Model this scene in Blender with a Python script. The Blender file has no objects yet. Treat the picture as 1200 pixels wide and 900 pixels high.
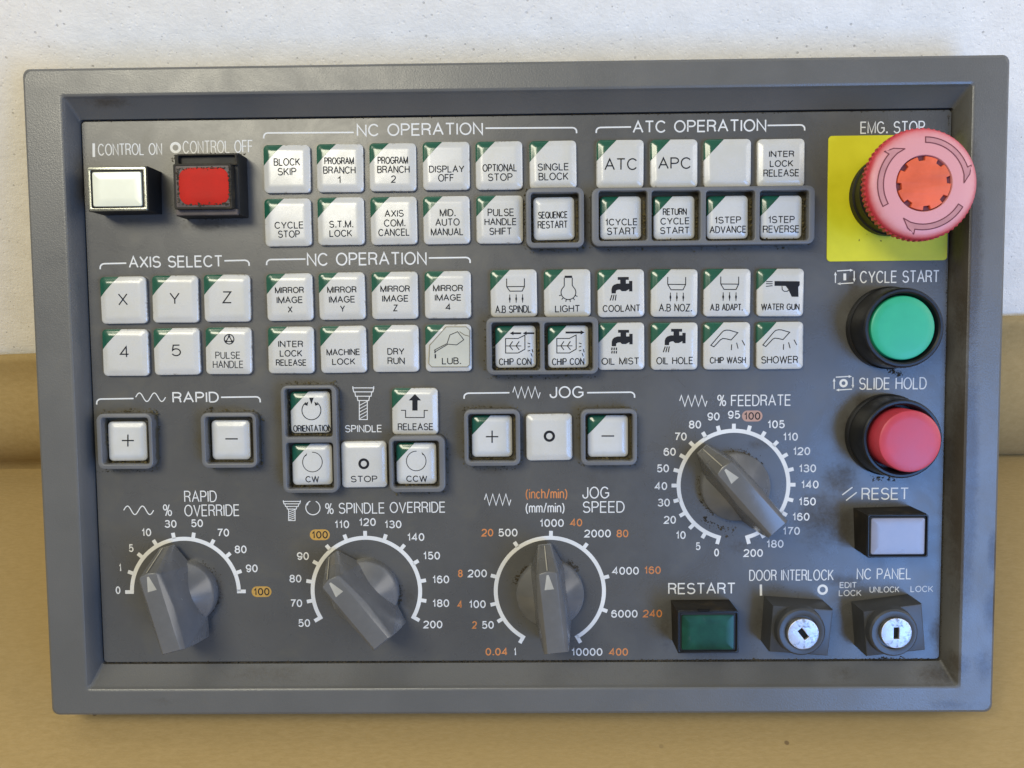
import bpy, bmesh, math, random
from mathutils import Vector, Matrix
random.seed(7)
R = math.radians
MM = 0.001
scene = bpy.context.scene
COL = scene.collection

# ------------------------------------------------------------------ camera, world, lamps, exposure
LEAN = R(35)                       # the panel leans back this far from upright
PW, PH, RIM, BACK = .400, .2714, .009, .022   # panel width / height, rim above the face, body behind the face
BASE = Vector((0, 0, 0))           # bottom rear edge of the panel, on the paper
PM = Matrix.Translation(BASE) @ Matrix.Rotation(R(90) - LEAN, 4, 'X') @ Matrix.Translation((0, PH / 2, BACK))
cam_rot = Vector((-.06519, .0148, -.00948))
CAM_R = Matrix.Rotation(cam_rot.length, 3, cam_rot.normalized())
CAM_C = Vector((.0041, .02794, .36124))
FPX = 1000.0
cd = bpy.data.cameras.new('camera'); cd.lens = 30.0; cd.sensor_width = 36.0
cd.clip_start = .01; cd.clip_end = 50
cam = bpy.data.objects.new('camera', cd); COL.objects.link(cam)
cam.matrix_world = PM @ (Matrix.Translation(CAM_C) @ CAM_R.to_4x4())
scene.camera = cam

world = bpy.data.worlds.new('World'); scene.world = world; world.use_nodes = True
bg = world.node_tree.nodes['Background']
bg.inputs[0].default_value = (1.0, .97, .90, 1); bg.inputs[1].default_value = .27

def lamp(name, loc, target, sx, sy, power, color):
    d = bpy.data.lights.new(name, 'AREA'); d.shape = 'RECTANGLE'; d.size = sx; d.size_y = sy
    d.energy = power; d.color = color
    o = bpy.data.objects.new(name, d); COL.objects.link(o)
    o.location = loc
    o.rotation_euler = (Vector(target) - Vector(loc)).to_track_quat('-Z', 'Y').to_euler()
    return o
lamp('ceiling_lamp', (-.55, -.68, 1.34), (-.05, .1, .1), .8, .45, 18, (1.0, .94, .74))
lamp('window_light', (.74, -1.0, .40), (.12, .05, .08), .5, .75, 12.5, (.18, .42, 1.0))
lamp('side_lamp', (1.25, -.35, .75), (0, .08, .1), .8, .8, 7.5, (1.0, .96, .90))
scene.view_settings.view_transform = 'Standard'; scene.view_settings.look = 'None'
scene.view_settings.exposure = 0.0; scene.view_settings.gamma = 1.0

# ------------------------------------------------------------------ helpers
def at(px, py, z=0.0):
    """the point of the panel, z metres above its face, seen at this place of the photograph"""
    d = CAM_R @ Vector(((px - 600) / FPX, (450 - py) / FPX, -1.0))
    t = (z - CAM_C.z) / d.z
    p = CAM_C + d * t
    return Vector((p.x, p.y, z))

def link(name, mesh, mat, parent=None, loc=(0, 0, 0), label=None):
    o = bpy.data.objects.new(name, mesh); COL.objects.link(o)
    if mat is not None:
        mesh.materials.clear(); mesh.materials.append(mat)
    if parent is not None: o.parent = parent
    o.location = loc
    if label: o['label'] = label
    return o

panel = bpy.data.objects.new('control_panel', None); COL.objects.link(panel)
panel.location = BASE; panel.rotation_euler = (R(90) - LEAN, 0, 0); panel.empty_display_size = .05
panel['label'] = 'grey machine tool control panel with white keys and four knobs leaning on the wall'
panel['category'] = 'control panel'
OFF = Vector((0, PH / 2, BACK))
def part(name, mesh, mat, loc=(0, 0, 0), label=None, rot=0):
    o = link(name, mesh, mat, panel, Vector(loc) + OFF, label)
    o.rotation_euler = (0, 0, rot)
    return o
def sub(name, mesh, mat, parent, loc=(0, 0, 0), label=None):
    return link(name, mesh, mat, parent, loc, label)

def finish(bm, name, sharp=35, smooth=True):
    bmesh.ops.recalc_face_normals(bm, faces=bm.faces)
    me = bpy.data.meshes.new(name); bm.to_mesh(me); bm.free()
    if smooth:
        me.shade_smooth(); me.set_sharp_from_angle(angle=R(sharp))
    return me

def rrect(w, h, r, n=5):
    pts = []
    for cx, cy, a in ((w/2-r, h/2-r, 0), (-w/2+r, h/2-r, 90), (-w/2+r, -h/2+r, 180), (w/2-r, -h/2+r, 270)):
        for k in range(n + 1):
            t = R(a + 90 * k / n); pts.append((cx + r*math.cos(t), cy + r*math.sin(t)))
    return pts

def loft(bm, loops, cap0=False, cap1=True):
    rings = [[bm.verts.new(p) for p in L] for L in loops]
    n = len(rings[0])
    for a, b in zip(rings, rings[1:]):
        for i in range(n):
            bm.faces.new((a[i], a[(i+1) % n], b[(i+1) % n], b[i]))
    if cap0: bm.faces.new(list(reversed(rings[0])))
    if cap1: bm.faces.new(rings[-1])
    return rings

def lathe(profile, n=72, mod=None):
    bm = bmesh.new(); loops = []
    for r, z in profile:
        L = []
        for k in range(n):
            t = 2*math.pi*k/n
            rr = r + (mod(k, z) if mod else 0)
            L.append((rr*math.cos(t), rr*math.sin(t), z))
        loops.append(L)
    loft(bm, loops, False, True)
    return bm

def rounded_box(w, h, z0, z1, r=.0012, bev=.0006, taper=0):
    bm = bmesh.new(); loops = []
    for ins, z in ((0, z0), (taper, z1-bev), (taper+bev*.3, z1-bev*.3), (taper+bev, z1)):
        loops.append([(x, y, z) for x, y in rrect(w-2*ins, h-2*ins, max(r-ins*.5, .0003))])
    loft(bm, loops)
    return bm

def curve_mesh(loops, depth, bevel=0.0, res=2):
    cu = bpy.data.curves.new('outline', 'CURVE'); cu.dimensions = '2D'; cu.fill_mode = 'BOTH'
    cu.extrude = max(depth/2 - bevel, 1e-6); cu.bevel_depth = bevel; cu.bevel_resolution = res
    cu.offset = -bevel
    for L in loops:
        s = cu.splines.new('POLY'); s.points.add(len(L)-1); s.use_cyclic_u = True
        for p, q in zip(s.points, L): p.co = (q[0], q[1], 0, 1)
    o = bpy.data.objects.new('outline', cu); COL.objects.link(o)
    dg = bpy.context.evaluated_depsgraph_get()
    me = bpy.data.meshes.new_from_object(o.evaluated_get(dg))
    bpy.data.objects.remove(o); bpy.data.curves.remove(cu)
    me.transform(Matrix.Translation((0, 0, depth/2)))
    bm = bmesh.new(); bm.from_mesh(me); bmesh.ops.remove_doubles(bm, verts=bm.verts, dist=1e-6)
    bpy.data.meshes.remove(me)
    return finish(bm, 'outline', 40)

# ------------------------------------------------------------------ materials
def nodes_of(name):
    m = bpy.data.materials.new(name); m.use_nodes = True
    nt = m.node_tree; b = nt.nodes['Principled BSDF']
    return m, nt, b
def N(nt, kind, **kw):
    n = nt.nodes.new(kind)
    for k, v in kw.items():
        if k.startswith('i_'): n.inputs[k[2:].replace('_', ' ')].default_value = v
        else: setattr(n, k, v)
    return n
def noise(nt, co, scale, detail=6, rough=.6, dist=0):
    n = N(nt, 'ShaderNodeTexNoise'); n.inputs['Scale'].default_value = scale
    n.inputs['Detail'].default_value = detail; n.inputs['Roughness'].default_value = rough
    n.inputs['Distortion'].default_value = dist
    nt.links.new(co, n.inputs['Vector']); return n.outputs['Fac']
def ramp(nt, fac, a, b, lo=0.0, hi=1.0):
    n = N(nt, 'ShaderNodeMapRange', interpolation_type='SMOOTHSTEP')
    n.inputs['From Min'].default_value = a; n.inputs['From Max'].default_value = b
    n.inputs['To Min'].default_value = lo; n.inputs['To Max'].default_value = hi
    nt.links.new(fac, n.inputs['Value']); return n.outputs['Result']
def math_(nt, op, a, b):
    n = N(nt, 'ShaderNodeMath', operation=op)
    for i, v in enumerate((a, b)):
        if isinstance(v, (int, float)): n.inputs[i].default_value = v
        else: nt.links.new(v, n.inputs[i])
    n.use_clamp = False
    return n.outputs[0]
def mix(nt, fac, a, b):
    n = N(nt, 'ShaderNodeMix', data_type='RGBA')
    for sock, v in ((n.inputs[0], fac), (n.inputs[6], a), (n.inputs[7], b)):
        if isinstance(v, (int, float)): sock.default_value = v
        elif isinstance(v, tuple): sock.default_value = (*v, 1)
        else: nt.links.new(v, sock)
    return n.outputs[2]
def bump(nt, h, strength, dist):
    n = N(nt, 'ShaderNodeBump'); n.inputs['Strength'].default_value = strength; n.inputs['Distance'].default_value = dist
    nt.links.new(h, n.inputs['Height']); return n.outputs['Normal']
def obj_co(nt):
    return N(nt, 'ShaderNodeTexCoord').outputs['Object']

def plastic(name, col, rough=.4, spec=.5, var=.12, grime=.0, gcol=(.035, .027, .016), gscale=90, fine=900, bumps=.05, coat=0):
    m, nt, b = nodes_of(name); co = obj_co(nt)
    v = noise(nt, co, 60, 4); f = noise(nt, co, fine, 3)
    dark = tuple(c*(1-var) for c in col); light = tuple(min(1, c*(1+var)) for c in col)
    c = mix(nt, ramp(nt, v, .3, .7), dark, light)
    if grime > 0:
        g = noise(nt, co, gscale, 8, .72, .4)
        gm = ramp(nt, g, .70 - .18*grime, .80, 0, min(1, .5+grime*.5))
        c = mix(nt, gm, c, gcol)
    nt.links.new(c, b.inputs['Base Color'])
    nt.links.new(ramp(nt, v, .3, .7, rough*.88, min(1, rough*1.15)), b.inputs['Roughness'])
    b.inputs['Specular IOR Level'].default_value = spec
    if coat: b.inputs['Coat Weight'].default_value = coat; b.inputs['Coat Roughness'].default_value = .12
    if bumps: nt.links.new(bump(nt, f, bumps, .0004), b.inputs['Normal'])
    return m

def stains_and_shade(nt, co, spots, scale=140):
    """irregular patches of dirt and painted shade at given places: (x, y, radius, strength), panel metres"""
    g = math_(nt, 'ADD', math_(nt, 'MULTIPLY', noise(nt, co, scale, 9, .75, .5), .55), math_(nt, 'MULTIPLY', noise(nt, co, scale*5, 6, .8), .45))
    total = None
    for x, y, rx, ry, s in spots:
        mp = N(nt, 'ShaderNodeMapping', vector_type='POINT')
        mp.inputs['Location'].default_value = (-x/rx, -y/ry, 0); mp.inputs['Scale'].default_value = (1/rx, 1/ry, 0)
        nt.links.new(co, mp.inputs['Vector'])
        ln = N(nt, 'ShaderNodeVectorMath', operation='LENGTH'); nt.links.new(mp.outputs[0], ln.inputs[0])
        m = ramp(nt, ln.outputs['Value'], 0, 1, s, 0)
        total = m if total is None else math_(nt, 'MAXIMUM', total, m)
    return ramp(nt, math_(nt, 'ADD', total, math_(nt, 'MULTIPLY', g, 1.1)), .80, 1.30), g

def spot(px, py, rx, ry, s):
    p = at(px, py, 0); return (p.x, p.y, rx*.36e-3, ry*.36e-3, s)

def face_material():
    m, nt, b = nodes_of('face_film'); co = obj_co(nt)
    v = noise(nt, co, 22, 5, .6); f = noise(nt, co, 1400, 2); sm = noise(nt, co, 55, 7, .7, .6)
    c = mix(nt, ramp(nt, v, .3, .7), (.069, .068, .065), (.081, .080, .076))
    # greasy brownish film
    c = mix(nt, ramp(nt, sm, .50, .75, 0, .40), c, (.100, .092, .068))
    spots = [spot(960, 610, 75, 85, .56), spot(985, 560, 55, 50, .52), spot(1000, 330, 22, 60, .6), spot(1010, 470, 24, 30, .6), spot(980, 680, 90, 20, .5), spot(870, 640, 60, 25, .5), spot(830, 560, 22, 50, .55),
             spot(890, 520, 45, 18, .5), spot(480, 700, 24, 40, .5), spot(255, 690, 20, 60, .5), spot(245, 262, 80, 22, .55),
             spot(150, 258, 60, 14, .42), spot(1000, 345, 30, 70, .45), spot(995, 505, 30, 70, .55), spot(990, 620, 30, 60, .55),
             spot(640, 296, 60, 14, .42), spot(830, 292, 150, 12, .42), spot(635, 445, 80, 12, .45), spot(578, 552, 50, 12, .5),
             spot(713, 552, 45, 10, .45), spot(362, 448, 60, 12, .5), spot(148, 480, 50, 10, .5), spot(268, 478, 50, 10, .5),
             spot(780, 740, 25, 60, .5), spot(1100, 740, 30, 60, .5), spot(890, 730, 25, 50, .5), spot(995, 740, 25, 50, .5),
             spot(300, 133, 260, 12, .32), spot(600, 300, 500, 10, .2)]
    s, g = stains_and_shade(nt, co, spots)
    c = mix(nt, math_(nt, 'MULTIPLY', s, .9), c, (.028, .022, .014))
    holes = [(146.6, 517), (268.6, 516), (361.4, 484), (363.2, 546), (487.3, 544), (576.4, 513), (713.9, 512.5), (650.3, 255), (730, 253), (792, 253), (856, 253), (919, 252), (604, 406), (666, 406)]
    s2, _g = stains_and_shade(nt, co, [spot(x, y, 62, 62, 1.25) for x, y in holes], 200)
    c = mix(nt, math_(nt, 'MULTIPLY', s2, .85), c, (.066, .055, .027))
    # pale scuffs and flecks
    sc = noise(nt, co, 420, 6, .8); c = mix(nt, ramp(nt, sc, .735, .79, 0, .6), c, (.36, .35, .31))
    nt.links.new(c, b.inputs['Base Color'])
    nt.links.new(math_(nt, 'ADD', ramp(nt, sm, .3, .75, .25, .36), math_(nt, 'MULTIPLY', s, .3)), b.inputs['Roughness'])
    b.inputs['Specular IOR Level'].default_value = .5
    nt.links.new(bump(nt, f, .10, .0002), b.inputs['Normal'])
    return m

def bezel_material():
    m, nt, b = nodes_of('bezel_plastic'); co = obj_co(nt)
    v = noise(nt, co, 16, 5, .6); f = noise(nt, co, 1700, 2); sm = noise(nt, co, 40, 7, .7, .4)
    c = mix(nt, ramp(nt, v, .3, .7), (.092, .092, .088), (.107, .106, .101))
    c = mix(nt, ramp(nt, sm, .55, .8, 0, .35), c, (.12, .105, .075))
    spots = [spot(1150, 640, 14, 50, .75), spot(1150, 705, 22, 60, .75), spot(1100, 815, 70, 16, .55), spot(1140, 770, 30, 50, .55), spot(1060, 828, 80, 9, .55),
             spot(1090, 786, 70, 22, .58), spot(985, 785, 60, 22, .42), spot(700, 786, 420, 22, .30), spot(330, 786, 240, 22, .40),
             spot(135, 124, 60, 14, .55), spot(170, 105, 40, 16, .35), spot(1165, 72, 22, 8, .5), spot(1120, 160, 12, 60, .45),
             spot(100, 745, 30, 18, .35), spot(200, 812, 90, 14, .35), spot(1152, 165, 22, 30, .3), spot(1125, 300, 26, 240, .85), spot(1120, 560, 26, 300, .90), spot(1112, 770, 30, 40, .6)]  # tall right-slope spots: grime deepened by painted shade on the side facing left
    s, g = stains_and_shade(nt, co, spots, 170)
    c = mix(nt, math_(nt, 'MULTIPLY', s, .8), c, (.040, .030, .019))
    sc = noise(nt, co, 300, 6, .8); c = mix(nt, ramp(nt, sc, .74, .79, 0, .5), c, (.30, .29, .26))
    nt.links.new(c, b.inputs['Base Color'])
    nt.links.new(ramp(nt, sm, .3, .75, .28, .40), b.inputs['Roughness'])
    b.inputs['Specular IOR Level'].default_value = .5
    nt.links.new(bump(nt, f, .22, .0003), b.inputs['Normal'])
    return m

def key_material(name, col, dirt=.2, rough=.22):
    """white key plastic, yellowed a little and grubby along its own edges"""
    m, nt, b = nodes_of(name)
    tc = N(nt, 'ShaderNodeTexCoord'); co = tc.outputs['Object']
    inf = N(nt, 'ShaderNodeObjectInfo')
    add = N(nt, 'ShaderNodeVectorMath', operation='ADD')
    cmb = N(nt, 'ShaderNodeCombineXYZ')
    for i in range(3): nt.links.new(math_(nt, 'MULTIPLY', inf.outputs['Random'], 3.1 + i), cmb.inputs[i])
    nt.links.new(co, add.inputs[0]); nt.links.new(cmb.outputs[0], add.inputs[1]); rc = add.outputs[0]
    v = noise(nt, rc, 90, 5, .65)
    c = mix(nt, ramp(nt, v, .35, .7), col, tuple(x*y for x, y in zip(col, (.93, .92, .87))))
    sep = N(nt, 'ShaderNodeSeparateXYZ'); nt.links.new(co, sep.inputs[0])
    ax = math_(nt, 'ABSOLUTE', sep.outputs[0], 0); ay = math_(nt, 'ABSOLUTE', sep.outputs[1], 0)
    e = math_(nt, 'MAXIMUM', ax, ay)
    ed = ramp(nt, e, .0070, .0100, 0, .42)
    g = noise(nt, rc, 330, 8, .75, .5)
    lowz = ramp(nt, sep.outputs[2], .0004, .0018, .25, 0)
    t = math_(nt, 'ADD', math_(nt, 'ADD', ed, lowz), g)
    c = mix(nt, ramp(nt, t, 1.08 - .30*dirt, 1.22 - .22*dirt, 0, .85), c, (.10, .075, .045))
    blot = noise(nt, rc, 150, 7, .75, 1.0)
    c = mix(nt, ramp(nt, blot, .69 - .05*dirt, .80, 0, .40), c, (.33, .29, .20))
    nt.links.new(c, b.inputs['Base Color'])
    nt.links.new(ramp(nt, v, .3, .7, rough*.8, rough*1.3), b.inputs['Roughness'])
    b.inputs['Specular IOR Level'].default_value = .55
    b.inputs['Coat Weight'].default_value = .25; b.inputs['Coat Roughness'].default_value = .14
    b.inputs['Subsurface Weight'].default_value = 0
    return m

M = {}
M['bezel'] = bezel_material()
M['face'] = face_material()
M['key'] = key_material('key_plastic', (.485, .48, .455), .5, .28)
M['key_worn'] = key_material('worn_key_plastic', (.52, .52, .505), .85, .34)
M['green_lens'] = plastic('green_lens', (.008, .078, .044), .22, .6, .2, .1, bumps=0, coat=.4)
M['guard'] = plastic('guard_plastic', (.110, .112, .116), .42, .45, .12, .45, gcol=(.06, .05, .028), gscale=260)
def guard_material():
    m, nt, b = nodes_of('guard_plastic'); co = obj_co(nt)
    sep = N(nt, 'ShaderNodeSeparateXYZ'); nt.links.new(co, sep.inputs[0])
    v = noise(nt, co, 60, 4); g_ = noise(nt, co, 260, 8, .72, .5)
    c = mix(nt, ramp(nt, v, .3, .7), (.102, .105, .110), (.122, .124, .128))
    t = math_(nt, 'ADD', g_, ramp(nt, sep.outputs[2], .0010, .0058, .36, 0))
    c = mix(nt, ramp(nt, t, .62, .80, 0, .85), c, (.055, .046, .022))
    nt.links.new(c, b.inputs['Base Color']); b.inputs['Roughness'].default_value = .45
    b.inputs['Specular IOR Level'].default_value = .4
    return m
M['guard'] = guard_material()
M['ink_white'] = plastic('white_ink', (.60, .60, .58), .5, .25, .06, .5, gcol=(.2, .19, .17), gscale=300, bumps=0)
M['pointer_ink'] = plastic('pointer_ink', (.38, .365, .31), .45, .3, .2, .8, gcol=(.12, .11, .09), gscale=420, bumps=0)
M['ink_thin'] = plastic('faded_white_ink', (.52, .53, .54), .5, .3, .1, .4, gcol=(.16, .16, .16), gscale=300, bumps=0)
M['ink_dark'] = plastic('dark_key_ink', (.018, .019, .022), .6, .08, .15, 0, bumps=0)
M['ink_orange'] = plastic('orange_ink', (.50, .185, .055), .5, .3, .1, .2, bumps=0)
M['pill_amber'] = plastic('amber_ink', (.40, .235, .055), .5, .3, .08, .1, bumps=0)
M['pill_pink'] = plastic('pink_amber_ink', (.36, .22, .17), .5, .3, .08, .1, bumps=0)
M['yellow'] = plastic('yellow_plate', (.55, .52, .010), .42, .4, .06, .24, gcol=(.16, .14, .03), gscale=120)
M['knob'] = plastic('knob_plastic', (.112, .112, .111), .25, .5, .12, .2, gcol=(.05, .045, .03), gscale=160, bumps=.04)
M['black'] = plastic('black_plastic', (.010, .010, .010), .5, .3, .2, .35, gcol=(.055, .045, .028), gscale=150)
M['black_gloss'] = plastic('black_ring_plastic', (.008, .0085, .010), .34, .35, .2, .25, gcol=(.05, .045, .035), gscale=200)
M['grubby'] = plastic('grubby_black_plastic', (.013, .011, .008), .6, .3, .3, .9, gcol=(.070, .052, .026), gscale=120)
M['switch'] = plastic('switch_plastic', (.038, .040, .043), .38, .45, .15, .35, gscale=180)
M['green'] = plastic('green_button', (.020, .330, .175), .38, .45, .06, .06, bumps=.02)
M['red'] = plastic('red_button', (.43, .040, .062), .40, .45, .08, .10, gcol=(.35, .10, .12), bumps=.02)
M['red_lens'] = plastic('red_lens', (.40, .018, .012), .5, .08, .12, .1, bumps=0)
M['clear_lens'] = plastic('clear_lens', (.21, .215, .27), .30, .45, .08, .1, gcol=(.2, .18, .17), bumps=0, coat=.15)
M['white_lens'] = plastic('white_lens', (.66, .67, .54), .25, .4, .04, 0, bumps=0, coat=.5)
M['green_screen'] = plastic('dark_green_lens', (.003, .042, .020), .34, .35, .45, .6, gcol=(.06, .065, .06), gscale=210, bumps=0)
M['dirty_frame'] = plastic('scratched_frame', (.100, .082, .074), .5, .2, .25, .8, gcol=(.03, .02, .016), gscale=420)
M['engrave'] = plastic('engraved_line', (.14, .040, .050), .6, .2, .1, 0, bumps=0)
M['engrave_fill'] = plastic('engraved_arrow', (.43, .20, .205), .6, .2, .15, .35, gcol=(.25, .1, .12), gscale=260, bumps=0)
M['slot'] = plastic('dark_slot', (.006, .006, .006), .7, .2, .1, 0, bumps=0)
M['lub_film'] = plastic('yellowed_sticker', (.43, .43, .37), .45, .25, .05, .2, gcol=(.4, .37, .25), gscale=200, bumps=0)
M['lub_edge'] = plastic('sticker_edge', (.16, .14, .09), .5, .3, .1, 0, bumps=0)
M['olive_grime'] = plastic('olive_grime', (.075, .062, .032), .9, .15, .45, .3, gcol=(.12, .10, .06), gscale=600, bumps=.4)
M['grime'] = plastic('dried_grime', (.040, .032, .020), .85, .2, .5, .3, gcol=(.09, .075, .05), gscale=700, bumps=.4)

def metal(name, col, rough, bumps=.3, scale=900, pits=.75):
    m, nt, b = nodes_of(name); co = obj_co(nt)
    g = noise(nt, co, scale, 6, .75); w = noise(nt, co, 260, 7, .75, .5)
    c = mix(nt, ramp(nt, w, .52, .66, 0, pits), col, (.20, .19, .185))
    nt.links.new(c, b.inputs['Base Color']); b.inputs['Metallic'].default_value = .85
    nt.links.new(ramp(nt, g, .3, .7, rough*.7, rough*1.4), b.inputs['Roughness'])
    nt.links.new(bump(nt, g, bumps, .0002), b.inputs['Normal'])
    return m
M['silver'] = metal('lock_metal', (.56, .56, .58), .40, .9, 700, .95)
M['chrome'] = metal('lamp_frame_metal', (.30, .31, .27), .22, .05, 900, .5)

def mushroom_material():
    """red plastic whose crown has bleached to pink, still red towards the edge and on the knurl"""
    m, nt, b = nodes_of('faded_red_plastic'); co = obj_co(nt)
    sep = N(nt, 'ShaderNodeSeparateXYZ'); nt.links.new(co, sep.inputs[0])
    v = noise(nt, co, 120, 6, .7)
    z = math_(nt, 'ADD', sep.outputs[2], math_(nt, 'MULTIPLY', v, .0012))
    fade = ramp(nt, z, .0298, .0319)
    c = mix(nt, fade, (.46, .032, .046), (.56, .25, .258))
    c = mix(nt, ramp(nt, v, .6, .8, 0, .3), c, (.50, .20, .22))
    nt.links.new(c, b.inputs['Base Color']); b.inputs['Roughness'].default_value = .42
    b.inputs['Specular IOR Level'].default_value = .4
    return m
M['mushroom'] = mushroom_material()
M['orange_red'] = plastic('orange_red_plastic', (.60, .098, .036), .45, .4, .15, .1, gcol=(.55, .16, .09), gscale=120, bumps=.08)

def wall_material():
    m, nt, b = nodes_of('painted_wall'); co = obj_co(nt)
    big = noise(nt, co, 6, 4); mid = noise(nt, co, 70, 6, .65); fine = noise(nt, co, 420, 5, .7)
    c = mix(nt, ramp(nt, mid, .35, .7), (.775, .742, .668), (.835, .802, .728))
    vo = N(nt, 'ShaderNodeTexVoronoi', feature='F1'); vo.inputs['Scale'].default_value = 300
    nt.links.new(co, vo.inputs['Vector'])
    sp = ramp(nt, vo.outputs['Distance'], .13, .20, 1, 0)
    rnd = N(nt, 'ShaderNodeSeparateColor'); nt.links.new(vo.outputs['Color'], rnd.inputs[0])
    sel = ramp(nt, math_(nt, 'ADD', rnd.outputs[0], math_(nt, 'MULTIPLY', big, .5)), .98, 1.2)
    c = mix(nt, math_(nt, 'MULTIPLY', math_(nt, 'MULTIPLY', sp, sel), .55), c, (.33, .31, .27))
    vo2 = N(nt, 'ShaderNodeTexVoronoi', feature='F1'); vo2.inputs['Scale'].default_value = 190
    nt.links.new(co, vo2.inputs['Vector'])
    r2 = N(nt, 'ShaderNodeSeparateColor'); nt.links.new(vo2.outputs['Color'], r2.inputs[0])
    s2 = math_(nt, 'MULTIPLY', ramp(nt, vo2.outputs['Distance'], .07, .11, 1, 0), ramp(nt, r2.outputs[1], .90, .95))
    c = mix(nt, math_(nt, 'MULTIPLY', s2, .8), c, (.11, .09, .07))
    nt.links.new(c, b.inputs['Base Color']); b.inputs['Roughness'].default_value = .6
    h = math_(nt, 'ADD', math_(nt, 'MULTIPLY', mid, .5), math_(nt, 'SUBTRACT', math_(nt, 'MULTIPLY', fine, .4), math_(nt, 'MULTIPLY', sp, .12)))
    nt.links.new(bump(nt, h, .5, .0016), b.inputs['Normal'])
    return m
def kraft_material():
    m, nt, b = nodes_of('kraft_paper'); co = obj_co(nt)
    mp = N(nt, 'ShaderNodeMapping'); mp.inputs['Scale'].default_value = (1, 3.2, 1); nt.links.new(co, mp.inputs[0])
    fib = noise(nt, mp.outputs[0], 260, 8, .75); blot = noise(nt, co, 9, 5, .6); fine = noise(nt, co, 900, 4, .7)
    c = mix(nt, ramp(nt, fib, .3, .72), (.300, .210, .084), (.362, .258, .112))
    c = mix(nt, ramp(nt, blot, .3, .75, 0, .4), c, (.315, .22, .085))
    c = mix(nt, ramp(nt, fine, .68, .80, 0, .5), c, (.22, .135, .058))
    vo = N(nt, 'ShaderNodeTexVoronoi', feature='F1'); vo.inputs['Scale'].default_value = 70; nt.links.new(co, vo.inputs['Vector'])
    r2 = N(nt, 'ShaderNodeSeparateColor'); nt.links.new(vo.outputs['Color'], r2.inputs[0])
    s2 = math_(nt, 'MULTIPLY', ramp(nt, vo.outputs['Distance'], .05, .09, 1, 0), ramp(nt, r2.outputs[1], .86, .93))
    c = mix(nt, math_(nt, 'MULTIPLY', s2, .7), c, (.10, .06, .03))
    nt.links.new(c, b.inputs['Base Color']); b.inputs['Roughness'].default_value = .78
    b.inputs['Specular IOR Level'].default_value = .25
    nt.links.new(bump(nt, fib, .25, .0006), b.inputs['Normal'])
    return m
M['wall'] = wall_material(); M['kraft'] = kraft_material()

# ------------------------------------------------------------------ setting: wall and kraft paper
YW = PH*math.sin(LEAN) + .0015
def slab(x0, x1, y0, y1, z0, z1):
    bm = bmesh.new()
    bmesh.ops.create_cube(bm, size=1, matrix=Matrix.Translation(((x0+x1)/2, (y0+y1)/2, (z0+z1)/2)) @ Matrix.Diagonal((x1-x0, y1-y0, z1-z0, 1)))
    return bm
w = link('wall', finish(slab(-1.6, 1.6, YW, YW+.12, -.05, 1.6), 'wall', smooth=False), M['wall'])
w['kind'] = 'structure'
# paper: lies flat on the bench, turns up in a loose curve and stands against the wall
YC = YW - .010                      # the crease where the sheet leaves the bench
prof = [(-1.3 + (YC + 1.3)*k/12, 0) for k in range(13)]
PAPER_TOP = .0865
for k in range(1, 17):              # bulges forward a little, then leans back to the wall
    t = k/16
    prof.append((YC - .011*math.sin(math.pi*min(1, t*1.25)) + (YW - .0036 - YC)*t**2.1, PAPER_TOP*t))
bm = bmesh.new(); NX = 80; grid = []
for i in range(NX+1):
    x = -1.3 + 2.6*i/NX; col = []
    for j, (y, z) in enumerate(prof):
        t = max(0, j-12)/16.0
        yy = y + math.sin(math.pi*t)*.004*math.sin(x*7+1.2)
        if j == 12: yy += .003*math.sin(x*5)
        zz = z + t*(.003*math.sin(x*3.1+.6) + .011*x/.4)
        if 0 < j < 12: zz += .0012*(1+math.sin(x*13+j))*(.3 if j < 8 else 1)
        col.append(bm.verts.new((x, min(yy, YW-.0030), zz)))
    grid.append(col)
for i in range(NX):
    for j in range(len(prof)-1):
        bm.faces.new((grid[i][j], grid[i+1][j], grid[i+1][j+1], grid[i][j+1]))
kp = link('kraft_paper', finish(bm, 'kraft_paper', 40), M['kraft'])
so = kp.modifiers.new('thickness', 'SOLIDIFY'); so.thickness = .0006; so.offset = -1
kp['label'] = 'brown kraft paper covering the bench and turned up against the white wall'
kp['category'] = 'paper'

# ------------------------------------------------------------------ panel body
c_in = [at(71.5, 113, RIM), at(1139.5, 98.5, RIM), at(1123.5, 806, RIM), at(103, 806.5, RIM)]
IX0 = (c_in[0].x + c_in[3].x)/2; IX1 = (c_in[1].x + c_in[2].x)/2
IY1 = (c_in[0].y + c_in[1].y)/2; IY0 = (c_in[2].y + c_in[3].y)/2
f_in = [at(95.5, 142, 0), at(1113.5, 128.5, 0), at(1103, 772, 0), at(121, 777, 0)]
FX0 = (f_in[0].x + f_in[3].x)/2; FX1 = (f_in[1].x + f_in[2].x)/2
FY1 = (f_in[0].y + f_in[1].y)/2; FY0 = (f_in[2].y + f_in[3].y)/2
def rect_loop(x0, x1, y0, y1, r, z, n=5):
    return [((x0+x1)/2 + x, (y0+y1)/2 + y, z) for x, y in rrect(x1-x0, y1-y0, r, n)]
bm = bmesh.new()
hx, hy = PW/2, PH/2
g = .0006
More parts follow.
